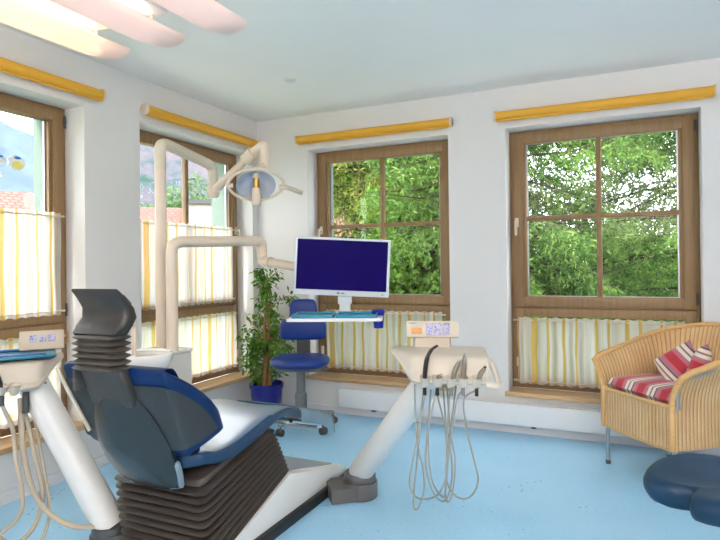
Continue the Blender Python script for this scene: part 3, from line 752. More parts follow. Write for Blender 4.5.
# two thin hoses that hang straight from the console
for nm, ht in (('left end', [(415, 384, 2.45), (415, 400, 2.44), (417, 440, 2.43), (423, 470, 2.43), (424, 490, 2.44), (419, 507, 2.46), (414, 508, 2.48), (414, 490, 2.5), (418, 450, 2.54), (424, 386, 2.58)]),):
    pts = [dr_m.inverted() @ at(*h) for h in ht]
    MB().tube(cr(pts, 8), .0042, 8).build('air_hose', m_hose, dr)
# assistant's side
RZL = math.radians(54); CL = at(1, 378, 2.62)
asu = thing('assistant_unit', 'cream assistant console with small control panel, cut off by the left picture edge', 'dental unit', (CL.x, CL.y, .735), RZL)
as_m = Matrix.Translation((CL.x, CL.y, .735)) @ Matrix.Rotation(RZL, 4, 'Z'); WL = lambda q: as_m.inverted() @ Vector(q)
console(asu, -1)
m = MB(); c = WL((-2.10, 1.855, 0)); pivot(m, c, .09, .115)
q0, q1 = WL((-1.99, 1.95, 0)), c; dirv = (q1-q0).normalized(); sd = Vector((-dirv.y, dirv.x, 0))*.085
m.loops([[(v.x, v.y, q0.z+z) for v in (q0-sd, q1-sd, q1+sd, q0+sd)] for z in (0.005, .09)]); m.build('pivot_base', m_dgrey, asu, smooth=40)
arm(asu, WL((-2.10, 1.855, .10)), WL((-2.47, 1.745, .74)), .068, .064)
panel(asu, .165, .19, .092, .168, math.radians(14), 3, False, (-.038, .040, .008, .030, .034))
for x in (-.11, -.05, .01, .06): holder(asu, x)
MB().tube([(.10, -.15, -.03), (.10, -.15, -.12)], .014, 12).tube([(.135, -.12, -.02), (.135, -.12, -.115)], .017, 12).tube([(.168, -.11, .0), (.168, -.11, -.10)], .015, 12).build('hose_socket', m_dgrey, asu)
def suction(lab, x, ln, hose, r=.0085, tip=True):
    wb = as_m @ Vector((x, -.190, .0)); t = thing('suction_handpiece', lab, 'dental instrument', wb, RZL, 'suction hoses on the assistant console')
    i2 = (Matrix.Translation(wb) @ Matrix.Rotation(RZL, 4, 'Z')).inverted()
    MB().tube([(0, 0, -.04), (-.008, .005, ln*.5), (-.014, .012, ln)], [.012, .013, .010], 12).build('body', m_black, t)
    MB().tube([(0, 0, -.07), (0, 0, -.03)], .0125, 12).build('connector', m_dgrey, t)
    MB().tube(cr([Vector((0, 0, -.06))]+[i2 @ at(*h) for h in hose], 8), r, 10).build('hose', m_hoseb, t)
suction('black suction handle at the edge of the assistant console with a thin hose curling left', -.05, .05, [(-2, 430, 2.48), (-3, 470, 2.46), (-10, 510, 2.44), (-30, 540, 2.44), (-70, 545, 2.5), (-90, 520, 2.56)], .006)
suction('black suction handle nearest the wing end of the assistant console', .01, .06, [(13, 430, 2.5), (16, 460, 2.48), (22, 490, 2.46), (21, 512, 2.44), (8, 528, 2.42), (-12, 538, 2.42), (-50, 530, 2.5), (-60, 480, 2.56)], .009)
for k, (ht, r) in enumerate((([(20, 398, 2.55), (21, 420, 2.54), (24, 455, 2.52), (33, 490, 2.5), (48, 512, 2.5), (70, 525, 2.5), (90, 527, 2.51), (106, 523, 2.52)], .012),
                             ([(22, 400, 2.60), (28, 425, 2.58), (36, 460, 2.56), (42, 490, 2.54), (40, 512, 2.52), (30, 532, 2.5), (12, 545, 2.5), (-10, 530, 2.52)], .010),
                             ([(32, 404, 2.62), (37, 430, 2.6), (44, 470, 2.57), (49, 505, 2.54), (46, 530, 2.52), (34, 552, 2.52), (14, 560, 2.53), (-6, 548, 2.54)], .0075))):
    MB().tube(cr([WL(at(*h)) for h in ht], 8), r, 10).build('suction_hose', m_hoseb, asu)
# silicone mat lying on the assistant console
mt_ = thing('silicone_tray_mat', 'teal silicone tray mat lying on the assistant console at the left', 'tray mat', as_m @ Vector((-.02, .005, .112)), RZL)
MB().prism(rrect(.24, .115, .02, 4), -.002, .010).build('mat', m_mat, mt_, bevel=.003)
MB().bx(-.23, .0, -.10, -.084, .008, .020, .004).bx(.015, .20, -.098, -.084, .008, .018, .004).bx(-.22, .22, .08, .10, .008, .022, .004).build('rim', m_matb, mt_)

# ------------------------------------------------------------------ treatment unit with basin
tu = thing('treatment_unit', 'white cabinet with marble top beside the chair carrying the basin', 'cabinet', (-2.342, 2.423, 0), 0)
MB().bx(-.115, .115, -.112, .112, .06, .775, .010).build('cabinet_body', plain('cabinet_grey', srgb(200, 198, 194), .4, var=.01), tu)
MB().bx(-.105, .105, -.10, .10, 0, .06).build('plinth', m_dgrey, tu)
MB().bx(-.12, .12, -.117, .117, .775, .795, .005).build('top', m_marble, tu)
bw = at(141, 352, 3.0)
bs = thing('cuspidor_basin', 'white porcelain spittoon basin behind the chair headrest', 'basin', (bw.x, bw.y, 0))
MB().lathe([(.05, .64), (.075, .66), (.13, .71), (.155, .765), (.16, .80), (.155, .806), (.147, .80), (.14, .765), (.11, .72), (.05, .695), (.001, .69)], n=40).build('bowl', m_porcelain, bs, smooth=60)
MB().tube([(-.02, .0, .68), (-.03, .09, .64)], .04, 14).bx(-.09, .0, .06, .13, .60, .69, .015).build('bracket', m_white, bs)
sxp = at(134, 345, 3.08)-Vector((bw.x, bw.y, 0))
MB().tube(cr([(sxp.x, sxp.y, .78), (sxp.x, sxp.y, .90), (sxp.x, sxp.y, .945), (sxp.x+.02, sxp.y-.02, .955), (sxp.x+.035, sxp.y-.035, .94)], 5), .012, 12).build('water_spout', m_cream, bs)

# ------------------------------------------------------------------ operating lamp
P1 = Vector((-2.417, 2.50, 0))
ol = thing('operating_lamp', 'beige dental operating lamp with ring handles on a tall pole', 'lamp', (P1.x, P1.y, .795))
o = lambda v: Vector(v)-Vector((P1.x, P1.y, .795))
e1 = Vector((-2.455, 3.0, 1.905))
MB().tube([o(v) for v in [P1+Vector((0, 0, .795)), P1+Vector((0, 0, 1.80))]], .032, 20).build('pole', m_cream, ol)
top = P1+Vector((0, 0, 1.965)); d = (e1-top).normalized()
MB().tube([o(v) for v in [P1+Vector((0, 0, 1.80))]+cr([P1+Vector((0, 0, 1.92)), P1+Vector((0, 0, 1.948))+d*.012, top+d*.05], 6)+cr([e1-d*.06, e1-d*.01+Vector((0, 0, -.012)), e1+Vector((.0, .01, -.06))], 6)+[e1+Vector((0, .01, -.13))]], .0325, 20).build('upper_arm', m_beige, ol, smooth=50)
k1 = e1+Vector((0, .01, -.165))
MB().lathe([(.001, -.045), (.030, -.04), (.041, -.015), (.041, .02), (.03, .045), (.001, .05)], o(k1), 20).build('elbow', m_cream, ol)
k2 = at(250, 156, 3.62)
MB().tube([o(k1), o(k1.lerp(k2, .5)), o(k2)], [.030, .028, .026], 16, flat=.9).build('spring_arm', m_cream, ol)
dd = (k2-k1).normalized(); MB().tube([o(k2-dd*.05), o(k2-dd*.045), o(k2+dd*.03), o(k2+dd*.035)], [.034, .041, .041, .034], 20).build('knuckle', m_beige, ol)
h0 = at(262.5, 148, 3.58); hcn = at(256, 184, 3.56)
MB().tube([o(v) for v in cr([k2, h0+Vector((0, 0, .012)), h0+Vector((.012, .004, -.02)), h0+Vector((.012, .004, -.125))], 6)], .030, 18).build('head_stem', m_cream, ol, smooth=50)
view = (Vector((0, 0, CAMH))-hcn).normalized(); nrm = (Vector((view.x, view.y, 0)).normalized()*.62+Vector((.08, 0, -.78))).normalized()
rt = nrm.cross(Vector((0, 0, 1))).normalized(); up = rt.cross(nrm)
def hp(a, b_, c): return o(hcn+rt*a+up*b_+nrm*c)
if rt.dot(RT) < 0: rt = -rt; up = -up
if up.z < 0: up = -up
MB().lathe([(.001, -.055), (.05, -.045), (.09, -.02), (.118, .012), (.121, .018), (.115, .018), (.087, -.014), (.048, -.036), (.001, -.044)], o(hcn), 36, nrm).build('reflector', plain('dichroic_glass', srgb(206, 214, 230), .12, .5, var=.03), ol, smooth=60)
ring = [hp(.168*math.cos(a), .125*math.sin(a)+.01, .02) for a in np.linspace(0, 2*PI, 49)]
MB().tube(ring, .009, 10, cap=False).build('ring_handle', m_cream, ol)
MB().tube([o(h0+Vector((.012, .004, -.10))), hp(0, .11, 0), hp(0, .07, -.05)], [.02, .02, .02], 12).build('yoke', m_cream, ol)
MB().tube([hp(.14, .0, .02), hp(.19, -.004, .02)], .016, 12).build('handle_joint', m_cream, ol)
MB().tube([hp(-.14, .0, .02), hp(-.185, 0, .02)], .014, 12).build('handle_joint', m_cream, ol)
MB().tube([hp(.185, -.003, .02), hp(.20, -.006, .02), hp(.285, -.045, .02), hp(.29, -.047, .02)], [.014, .026, .028, .02], 12, flat=.55).build('side_handle', m_beige, ol)
lb = hcn+nrm*.015
MB().lathe([(.02, .045), (.024, .05), (.025, .085), (.02, .09)], o(lb), 18, (0, 0, 1)).build('cap', m_cream, ol)
MB().lathe([(.016, -.02), (.018, -.02), (.018, .045), (.014, .047)], o(lb), 16, (0, 0, 1)).build('bulb_socket', m_brass, ol)
MB().lathe([(.024, -.12), (.028, -.115), (.028, -.02), (.024, -.015)], o(lb), 20, (0, 0, 1)).build('bulb_housing', m_cream, ol)

# ------------------------------------------------------------------ monitor arm, monitor, tray
P2 = Vector((-2.255, 2.41, 0))
ma = thing('monitor_arm', 'cream tubular arm reaching from the cabinet to the monitor', 'arm', (P2.x, P2.y, .795))
o2 = lambda v: Vector(v)-Vector((P2.x, P2.y, .795))
e2 = at(262, 241, 3.72); MC = at(342, 266.5, 3.2)
MB().tube([o2(P2+Vector((0, 0, .795))), o2(P2+Vector((0, 0, 1.22)))], .0315, 20).build('pole', m_cream, ma)
t2 = P2+Vector((0, 0, 1.385)); d = (e2-t2).normalized()
MB().tube([o2(v) for v in [P2+Vector((0, 0, 1.22))]+cr([P2+Vector((0, 0, 1.33)), P2+Vector((0, 0, 1.368))+d*.014, t2+d*.06], 6)+cr([e2-d*.06, e2-d*.008+Vector((0, 0, -.012)), e2+Vector((0, 0, -.06))], 6)+[e2+Vector((0, 0, -.10))]], .0315, 20).build('upper_arm', m_cream, ma, smooth=50)
k3 = e2+Vector((.0, 0, -.13)); back = MC+Vector((-.05, .10, -.05))
k4 = k3.lerp(back, .12)
MB().tube([o2(k3+Vector((0, 0, .05))), o2(k3), o2(k4)], [.03, .036, .036], 16).build('elbow', m_cream, ma)
MB().tube([o2(k4), o2(back)], .027, 16).build('forearm', m_cream, ma)
MB().box(o2(back+Vector((.02, -.01, .02))), (.10, .05, .10), .01, Matrix.Rotation(math.radians(26.7), 3, 'Z')).build('mount_head', m_cream, ma)
mo = thing('computer_monitor', 'flat computer monitor with silver bezel and dark indigo screen', 'monitor', MC, rot=(0, math.radians(3.0), math.radians(26.0)))
MB().bx(-.265, .265, -.012, .028, -.163, .158, .006).bx(-.16, .16, .028, .05, -.10, .11, .01).build('casing', m_bezel, mo)
MB().bx(-.250, .250, -.0145, -.0115, -.132, .145).build('screen', m_screen, mo, smooth=0)
MB().bx(-.022, -.008, -.0135, -.0115, -.153, -.142).bx(-.002, .02, -.0135, -.0115, -.151, -.145).build('maker_mark', m_mgrey, mo, smooth=0)
MB().bx(.225, .235, -.0135, -.0115, -.151, -.146).build('power_light', m_mgrey, mo, smooth=0)
ts = thing('instrument_tray', 'white instrument tray hung under the monitor', 'tray', at(336, 318, 3.02), math.radians(22))
TZ = Vector(ts.location)
MB().prism(rrect(.245, .125, .025, 4), -.008, .008).build('tray', m_white, ts, bevel=.004)
Rm = (Matrix.Translation(TZ) @ Matrix.Rotation(math.radians(22), 4, 'Z')).inverted()
stk = Rm @ (MC+Vector((.0, .03, -.165)))
MB().bx(stk.x-.03, stk.x+.03, stk.y-.012, stk.y+.022, .008, stk.z+.005, .006).bx(stk.x-.038, stk.x+.038, stk.y-.018, stk.y+.03, stk.z-.045, stk.z+.0, .006).bx(stk.x-.04, stk.x+.04, min(.1, stk.y-.03), stk.y+.03, .0, .018, .004).build('stalk', m_bezel, ts)
for sx, lab in ((-1, 'left one of the two blue silicone mats on the tray under the monitor'), (1, 'right one of the two blue silicone mats on the tray under the monitor')):
    q = thing('silicone_mat', lab, 'tray mat', Matrix.Translation(TZ) @ Matrix.Rotation(math.radians(22), 4, 'Z') @ Vector((sx*.112, -.012, .0085)), math.radians(22), 'silicone mats on the monitor tray')
    MB().prism(rrect(.107, .098, .015, 4), 0, .009).build('mat', m_matlight, q, bevel=.002)
    MB().bx(-.107, .107, -.098, -.086, .006, .019, .004).bx(-.107, .107, .086, .098, .006, .019, .004).bx(-.107, -.096, -.09, .09, .006, .017, .004).bx(.096, .107, -.09, .09, .006, .017, .004).build('rim', m_mat, q)
cp = at(378.5, 319, 3.08)
cu = thing('plastic_cup', 'small dark blue plastic cup at the end of the monitor tray', 'cup', (cp.x, cp.y, cp.z-.048))
MB().lathe([(.024, 0), (.026, .002), (.033, .093), (.035, .096), (.033, .098), (.031, .094), (.024, .006), (.001, .006)], n=28).build('cup_body', m_cup, cu)
MB().tube([(.034*math.cos(a), .034*math.sin(a), .086) for a in np.linspace(0, 2*PI, 33)], .004, 8, cap=False).build('ring_holder', m_cup, cu)

# ------------------------------------------------------------------ blue stool with backrest
so = at(301, 400, 4.45)
sl = thing('operator_stool', 'royal blue swivel stool with backrest standing by the ficus', 'stool', (so.x, so.y, 0), math.radians(24))
L = []
for z, sc in ((.486, .84), (.490, .93), (.502, .99), (.518, 1), (.534, .97), (.546, .88), (.552, .7), (.553, .35)):
    L.append([(.228*sc*math.copysign(abs(math.cos(a))**.8, math.cos(a)), .24*sc*math.copysign(abs(math.sin(a))**.8, math.sin(a))-.02, z) for a in np.linspace(0, 2*PI, 40, endpoint=False)])
MB().loops(L).build('seat', m_stoolblue, sl, smooth=60)
# backrest outline: narrow shoulders above, broad below
out = [(-.18, .665), (-.185, .70), (-.18, .77), (-.165, .80), (-.115, .835), (-.105, .87), (-.105, .93), (-.085, .965), (-.04, .975), (.06, .975), (.095, .965), (.11, .93), (.115, .87), (.125, .835), (.17, .80), (.185, .76), (.185, .70), (.175, .665), (.12, .65), (-.12, .65)]
oc = cr([(x, 0, z) for x, z in out]+[(out[0][0], 0, out[0][1])], 3)[:-1]
cxz = Vector((0, 0, .78)); L = []
for yy, sc in ((.168, .86), (.172, .95), (.19, 1), (.215, 1), (.232, .95), (.236, .84)):
    L.append([(cxz.x+(v.x-cxz.x)*sc, yy+.02*(v.x/.18)**2*-1, cxz.z+(v.z-cxz.z)*sc) for v in oc])
MB().loops(L).build('backrest', m_stoolblue, sl, smooth=60)
MB().bx(-.055, .055, .20, .225, .45, .72, .008).bx(-.05, .05, .0, .215, .435, .455, .006).build('back_bracket', m_dgrey, sl)
MB().bx(-.16, .16, -.16, .11, .452, .482, .008).bx(-.21, -.155, -.05, .01, .450, .468, .005).bx(.155, .215, -.08, -.02, .450, .468, .005).build('seat_mechanism', m_mgrey, sl)
MB().lathe([(.045, .10), (.045, .26), (.040, .265), (.034, .27), (.034, .455)], n=22).build('gas_column', m_mgrey, sl)
for k in range(5):
    a = 2*PI*k/5+.45; c, s = math.cos(a), math.sin(a); R = Matrix.Rotation(a, 3, 'Z')
    lg = MB().loops([[R @ Vector((r, y*w, z0+(z+1)*.5*h)) for y, z in rrect(1, 1, .4, 3)] for r, w, z0, h in ((.0, .03, .085, .045), (.12, .027, .085, .036), (.24, .022, .072, .03), (.27, .02, .068, .028))]).build('leg', m_mgrey, sl)
    cs = MB().tube([R @ Vector((.262, 0, .07)), R @ Vector((.262, 0, .045))], .008, 8)
    for y in (-.016, .016): cs.tube([R @ Vector((.27, y-.008, .027)), R @ Vector((.27, y+.008, .027))], .027, 16)
    cs.build('caster', m_dgrey, lg)

# ------------------------------------------------------------------ ficus
pc = Vector((-2.78, 4.07, 0))
fi = thing('potted_ficus', 'slender green ficus in a dark blue pot in the corner', 'plant', pc)
MB().lathe([(.115, 0), (.12, .005), (.135, .225), (.145, .228), (.147, .262), (.14, .265), (.132, .262), (.128, .235), (.125, .21), (.001, .205)], n=36).build('pot', m_pot, fi)
MB().lathe([(.001, .225), (.06, .228), (.129, .222), (.129, .20)], n=24).build('soil', m_soil, fi)
tk = MB(); axes_ = []
for k in range(3):
    a = 2*PI*k/3; P = [Vector((.028*math.cos(a+2.5*t)*(1-.3*t), .028*math.sin(a+2.5*t)*(1-.3*t)+.03*t, .20+.75*t)) for t in np.linspace(0, 1, 14)]
    tk.tube(P, [.017-.008*i/13 for i in range(14)], 8); axes_.append(P)
tw = []
for k in range(34):
    t = random.uniform(.12, 1); p0 = axes_[k % 3][int(t*13)]; a = random.uniform(0, 2*PI); L_ = random.uniform(.10, .24)*(1.1-.35*abs(t-.6))
    p1 = p0+Vector((math.cos(a)*L_*.7, math.sin(a)*L_*.55, L_*.45)); p2 = p1+Vector((math.cos(a)*L_*.35, math.sin(a)*L_*.3, L_*random.uniform(-.25, .35)))
    P = cr([p0, p1, p2], 5); tk.tube(P, [.005]+[.0035]*(len(P)-2)+[.0015], 5); tw.append(P)
for k in range(3):
    p0 = axes_[k][-1]; P = cr([p0, p0+Vector((random.uniform(-.05, .05), random.uniform(-.05, .05), .13)), p0+Vector((random.uniform(-.1, .1), random.uniform(-.08, .08), .25))], 5)
    tk.tube(P, [.008]+[.005]*(len(P)-2)+[.002], 6); tw.append(P); tw.append(P)
tk.build('trunk', m_bark, fi)
lf = MB()
for P in tw:
    for j in range(46):
        q = P[min(len(P)-1, int(random.uniform(.25, 1)*len(P)))]+Vector((random.gauss(0, .028), random.gauss(0, .028), random.gauss(0, .03)))
        if q.x+pc.x < XL+.05 or q.y+pc.y > YB-.05: continue
        d = Vector((random.gauss(0, 1), random.gauss(0, 1), random.gauss(-.7, .5))).normalized(); s = d.cross(Vector((random.gauss(0, 1), random.gauss(0, 1), 1))).normalized()
        ln = random.uniform(.038, .066); w = ln*.21; n_ = d.cross(s)
        lf.add([q, q+d*ln*.4+s*w+n_*.003, q+d*ln-Vector((0, 0, .006)), q+d*ln*.4-s*w+n_*.003], [(0, 1, 2, 3)])
lf.build('foliage', m_ficus, fi, smooth=0, recalc=False)

# ------------------------------------------------------------------ wicker armchair
AZ = math.radians(-48.6)
ac = thing('wicker_armchair', 'honey coloured woven wicker armchair with grey metal legs under the window', 'armchair', (.235, 3.87, 0), AZ)
# plan of the shell: front left, round the back, front right (local -y is the front)
pp = cr([(-.275, -.285, 0), (-.285, -.15, 0), (-.285, .0, 0), (-.27, .13, 0), (-.21, .235, 0), (-.10, .28, 0), (0, .29, 0), (.10, .28, 0), (.21, .235, 0), (.27, .13, 0), (.285, 0, 0), (.285, -.15, 0), (.275, -.285, 0)], 6)
NP = len(pp)
ln = [0]
for a, b_ in zip(pp, pp[1:]): ln.append(ln[-1]+(b_-a).length)
def toph(i):
    t = i/(NP-1); k = math.sin(PI*t)
    return .665+.19*(max(0, k-.12)/.88)**1.3 if k > .12 else .665-.03*(1-k/.12)
def flare(i, h):
    t = i/(NP-1); k = (h-.45)/max(.01, toph(i)-.45)
    return (.075 if h > .45 else 0)*max(0, k)**2.0
def shellp(i, h, off=0):
    p = pp[i]; a = pp[max(0, i-1)]; b_ = pp[min(NP-1, i+1)]; d = (b_-a).normalized(); n_ = Vector((-d.y, d.x, 0))
    if i == 0 or i == NP-1: pass
    return p+n_*(flare(i, h)+off)+Vector((0, 0, h))
vs = []; uv = []; NH = 16
m = MB()
for off in (0, -.022):
    m.grid(lambda u, v: shellp(round(u*(NP-1)), .235+(toph(round(u*(NP-1)))-.235)*v, off), NP-1, NH, lambda u, v: (ln[round(u*(NP-1))], .235+.55*v))
m.build('woven_shell', m_wicker, ac, smooth=60)
# roll along the top edge and down both fronts
ed = [shellp(0, h, -.011) for h in np.linspace(.24, toph(0), 10)]+[shellp(i, toph(i), -.011) for i in range(1, NP-1)]+[shellp(NP-1, h, -.011) for h in np.linspace(toph(NP-1), .24, 10)]
MB().tube(ed, .0175, 12).build('braided_edge', m_braid, ac, smooth=60)
m = MB(); m.grid(lambda u, v: Vector((-.275+.55*u, -.285-.012*math.sin(PI*u), .235+.235*v)), 24, 6, lambda u, v: (.55*u, .235*v))
m.grid(lambda u, v: Vector((-.275+.55*u, -.265-.012*math.sin(PI*u), .235+.235*v)), 24, 6, lambda u, v: (.55*u, .235*v)); m.build('front_apron', m_wicker, ac, smooth=60)
MB().tube([(-.275+.55*u, -.278-.012*math.sin(PI*u), .468) for u in np.linspace(0, 1, 15)], .012, 10).tube([(-.275+.55*u, -.278-.012*math.sin(PI*u), .237) for u in np.linspace(0, 1, 15)], .010, 10).build('apron_roll', m_braid, ac)
MB().prism([(v.x*.96, v.y*.96) for v in pp], .42, .44).build('seat_board', m_braid, ac, smooth=0)
for x, y in ((-.258, -.262), (.258, -.262), (.22, .17), (-.22, .17)):
    lg = MB().tube([(x, y, .42), (x*1.0, y, 0.006)], .0125, 14).build('leg', m_steel, ac)
    MB().lathe([(.0145, 0), (.0145, .02), (.0125, .024)], (x, y, 0), 14).build('foot_cap', m_dgrey, lg)
for x in (-.258, .258): MB().tube([(x, -.262, .245), (x*.9, .17, .245)], .009, 10).build('side_rail', m_steel, ac)
MB().tube(cr([(.296, -.272, .46), (.300, -.274, .58), (.318, -.262, .620), (.335, -.18, .640), (.335, -.06, .665)], 5), .011, 10, flat=.5).build('side_strip', m_steel, ac)
ac_m = Matrix.Translation((.235, 3.87, 0)) @ Matrix.Rotation(AZ, 4, 'Z')
def cushion(name, lab, cat, mw, hx, hy, th, group=None, p=.22, puff=0.0, ang=0, parent=None):
    o = MB(); nu, nv = 28, 20; ca, sa = math.cos(ang), math.sin(ang)
    def pt(u, v, sg):
        a, b_ = 2*u-1, 2*v-1
        e = (max(0, 1-abs(a)**3.2)*max(0, 1-abs(b_)**3.2))**p
        pin = 1-puff*(abs(a)*abs(b_))**0*((abs(a) < 2)*0)
        x, y = hx*a*(1-puff*(1-b_*b_)*abs(a)**4), hy*b_*(1-puff*(1-a*a)*abs(b_)**4)
        return (x, y, sg*th*e)
    uvf = lambda u, v: (ca*(2*u-1)*hx+sa*(2*v-1)*hy+.5, v)
    o.grid(lambda u, v: pt(u, v, 1), nu, nv, uvf); o.grid(lambda u, v: pt(u, v, -1), nu, nv, uvf)
    ob = o.build(name, m_stripe, None, smooth=70)
    bm = bmesh.new(); bm.from_mesh(ob.data); bmesh.ops.remove_doubles(bm, verts=bm.verts[:], dist=1e-5); bmesh.ops.recalc_face_normals(bm, faces=bm.faces[:]); bm.to_mesh(ob.data); bm.free()
    ob.matrix_world = mw; return tag(ob, lab, cat, group)
cushion('seat_cushion', 'flat striped red and cream seat cushion on the wicker armchair', 'cushion', ac_m @ Matrix.Translation((0, -.015, .497)), .252, .258, .055, None, .16, .0)
cushion('throw_pillow', 'striped red and mauve pillow standing on its corner in the wicker armchair', 'pillow', ac_m @ Matrix.Translation((.01, .03, .622)) @ Matrix.Rotation(math.radians(12), 4, 'Z') @ Matrix.Rotation(math.radians(68), 4, 'X') @ Matrix.Rotation(math.radians(38), 4, 'Z'),  .125, .12, .06, 'striped pillows on the armchair', .5, .06, .3)
cushion('throw_pillow', 'striped red pillow half hidden behind the armrest of the wicker armchair', 'pillow', ac_m @ Matrix.Translation((.15, .02, .632)) @ Matrix.Rotation(math.radians(-55), 4, 'Z') @ Matrix.Rotation(math.radians(72), 4, 'X') @ Matrix.Rotation(math.radians(30), 4, 'Z'),   .12, .12, .05, 'striped pillows on the armchair', .5, .06, 1.2)

# ------------------------------------------------------------------ saddle stool, near right
sdl = at(738, 492, 1.80)
ss = thing('saddle_stool', 'dark blue saddle stool with notched seat in the near right corner', 'stool', (sdl.x, sdl.y, 0), 0)
# outline round the centre: two lobes with a notch between, pointing at the chair
def sadr(a):
    r = .245+.012*math.cos(2*(a-.3))
    r -= .085*math.exp(-(((a-NOTCH+PI) % (2*PI)-PI)/.17)**2)
    r += .012*math.exp(-(((a-NOTCH+.55+PI) % (2*PI)-PI)/.3)**2)
    return r
NOTCH = math.atan2(-.6, -.75)
L = []
for z, sc in ((.485, .72), (.488, .86), (.50, .955), (.52, .995), (.54, 1.0), (.555, .975), (.564, .92), (.566, .84), (.560, .7), (.552, .5), (.548, .25), (.547, .05)):
    lp = []
    for k in range(72):
        a = 2*PI*k/72; rr = sadr(a) if sc > .6 else .245*(1-(.6-sc))+ (sadr(a)-.245)*max(0, sc-.2)/.4
        x, y = rr*sc*math.cos(a), rr*sc*math.sin(a)
        dz = .016*math.cos(2*(a-NOTCH-PI/2))*sc**2 if z > .53 else .012*math.cos(2*(a-NOTCH-PI/2))*sc**2
        lp.append((x, y, z+dz))
    L.append(lp)
MB().loops(L).build('seat', m_saddle, ss, smooth=60)
MB().lathe([(.10, .478), (.10, .488), (.03, .49)], n=24).lathe([(.035, .10), (.035, .30), (.026, .31), (.026, .48)], n=20).build('gas_column', m_mgrey, ss)
for k in range(5):
    a = 2*PI*k/5+.9; R = Matrix.Rotation(a, 3, 'Z')
    lg = MB().loops([[R @ Vector((r, y*w, z0+(z+1)*.5*h)) for y, z in rrect(1, 1, .4, 3)] for r, w, z0, h in ((.0, .03, .085, .045), (.12, .027, .085, .036), (.22, .02, .07, .028))]).build('leg', m_mgrey, ss)
    cs = MB().tube([R @ Vector((.212, 0, .07)), R @ Vector((.212, 0, .045))], .008, 8)
    for y in (-.016, .016): cs.tube([R @ Vector((.217, y-.008, .027)), R @ Vector((.217, y+.008, .027))], .027, 16)
    cs.build('caster', m_dgrey, lg)

# ------------------------------------------------------------------ outside
GZ = -.6
struct(MB().bx(-8, 6, YB+WT, 7.4, GZ-.1, GZ+.02).build('path', plain('added_bounce_slab', srgb(226, 224, 218), .9, var=.04), smooth=0))  # added bright slab, bounces daylight up onto the back curtains
g = MB()
g.bx(-400, 400, -60, 400, GZ-.3, GZ); struct(g.build('ground', m_grass, smooth=0))
def quads(P, D, S_, name, mat, parent):
    """leaf shaped quads at P, long axis D, half width vector S_"""
    n = len(P); V = np.empty((n, 4, 3)); V[:, 0] = P; V[:, 1] = P+D*.45+S_; V[:, 2] = P+D; V[:, 3] = P+D*.45-S_
    me = bpy.data.meshes.new(name); me.vertices.add(4*n); me.vertices.foreach_set('co', V.reshape(-1))
    me.loops.add(4*n); me.loops.foreach_set('vertex_index', np.arange(4*n, dtype=np.int32))
    me.polygons.add(n); me.polygons.foreach_set('loop_start', np.arange(0, 4*n, 4, dtype=np.int32)); me.polygons.foreach_set('loop_total', np.full(n, 4, dtype=np.int32))
    me.update(calc_edges=True); me.materials.append(mat)
    return link(bpy.data.objects.new(name, me), parent)
def spruce(lab, x, y, h, rad, nb, mat, seed, zmin=.0, droop=.5, nt=34, nn=16, grp='spruces outside the windows'):
    rg = np.random.default_rng(seed)
    t = thing('spruce_tree', lab, 'tree', (x, y, GZ), rg.uniform(0, 6), grp)
    tk = MB().tube([(0, 0, h*k/8) for k in range(9)], [.16*(1-k/8.3) for k in range(9)], 10)
    Ps = []; Ds = []; Ss = []
    for b_ in range(nb):
        f = rg.uniform(zmin, .97); z = h*f; az = rg.uniform(0, 2*PI); L_ = rad*(1-f)**.75*rg.uniform(.75, 1.1)+.15
        dr_ = np.array([math.cos(az), math.sin(az), 0]); dp = droop*rg.uniform(.6, 1.3)
        def pos(s): return np.array([0, 0, z])+dr_*L_*s+np.array([0, 0, L_*(.12*s-dp*s*s+.22*s**4)])
        tk.tube([tuple(pos(s)) for s in (0, .33, .66, 1)], [.022, .016, .010, .004], 5)
        side = np.array([-dr_[1], dr_[0], 0])
        for k in range(nt):
            s = .12+.88*(k+rg.random())/nt; q = pos(s); sg = 1 if k % 2 else -1
            tl = L_*.30*(1.15-s)*rg.uniform(.7, 1.2)+.10
            td = dr_*.55+side*sg*rg.uniform(.4, .95)+np.array([0, 0, -rg.uniform(.25, .95)]); td /= np.linalg.norm(td)
            m_ = nn; ss_ = rg.random((m_, 1)); base = q+td*tl*ss_+np.array([0, 0, -.10])*ss_**2*tl*4
            dd = td*.6+rg.normal(0, .55, (m_, 3)); dd[:, 2] -= .15; dd /= np.linalg.norm(dd, axis=1, keepdims=True)
            ll = rg.uniform(.05, .105, (m_, 1)); sv = np.cross(dd, rg.normal(0, 1, (m_, 3))); sv /= np.linalg.norm(sv, axis=1, keepdims=True)+1e-9
            Ps.append(base); Ds.append(dd*ll); Ss.append(sv*ll*.13)
    tk.build('trunk', m_barkout, t, smooth=60)
    quads(np.concatenate(Ps), np.concatenate(Ds), np.concatenate(Ss), 'foliage', mat, t)
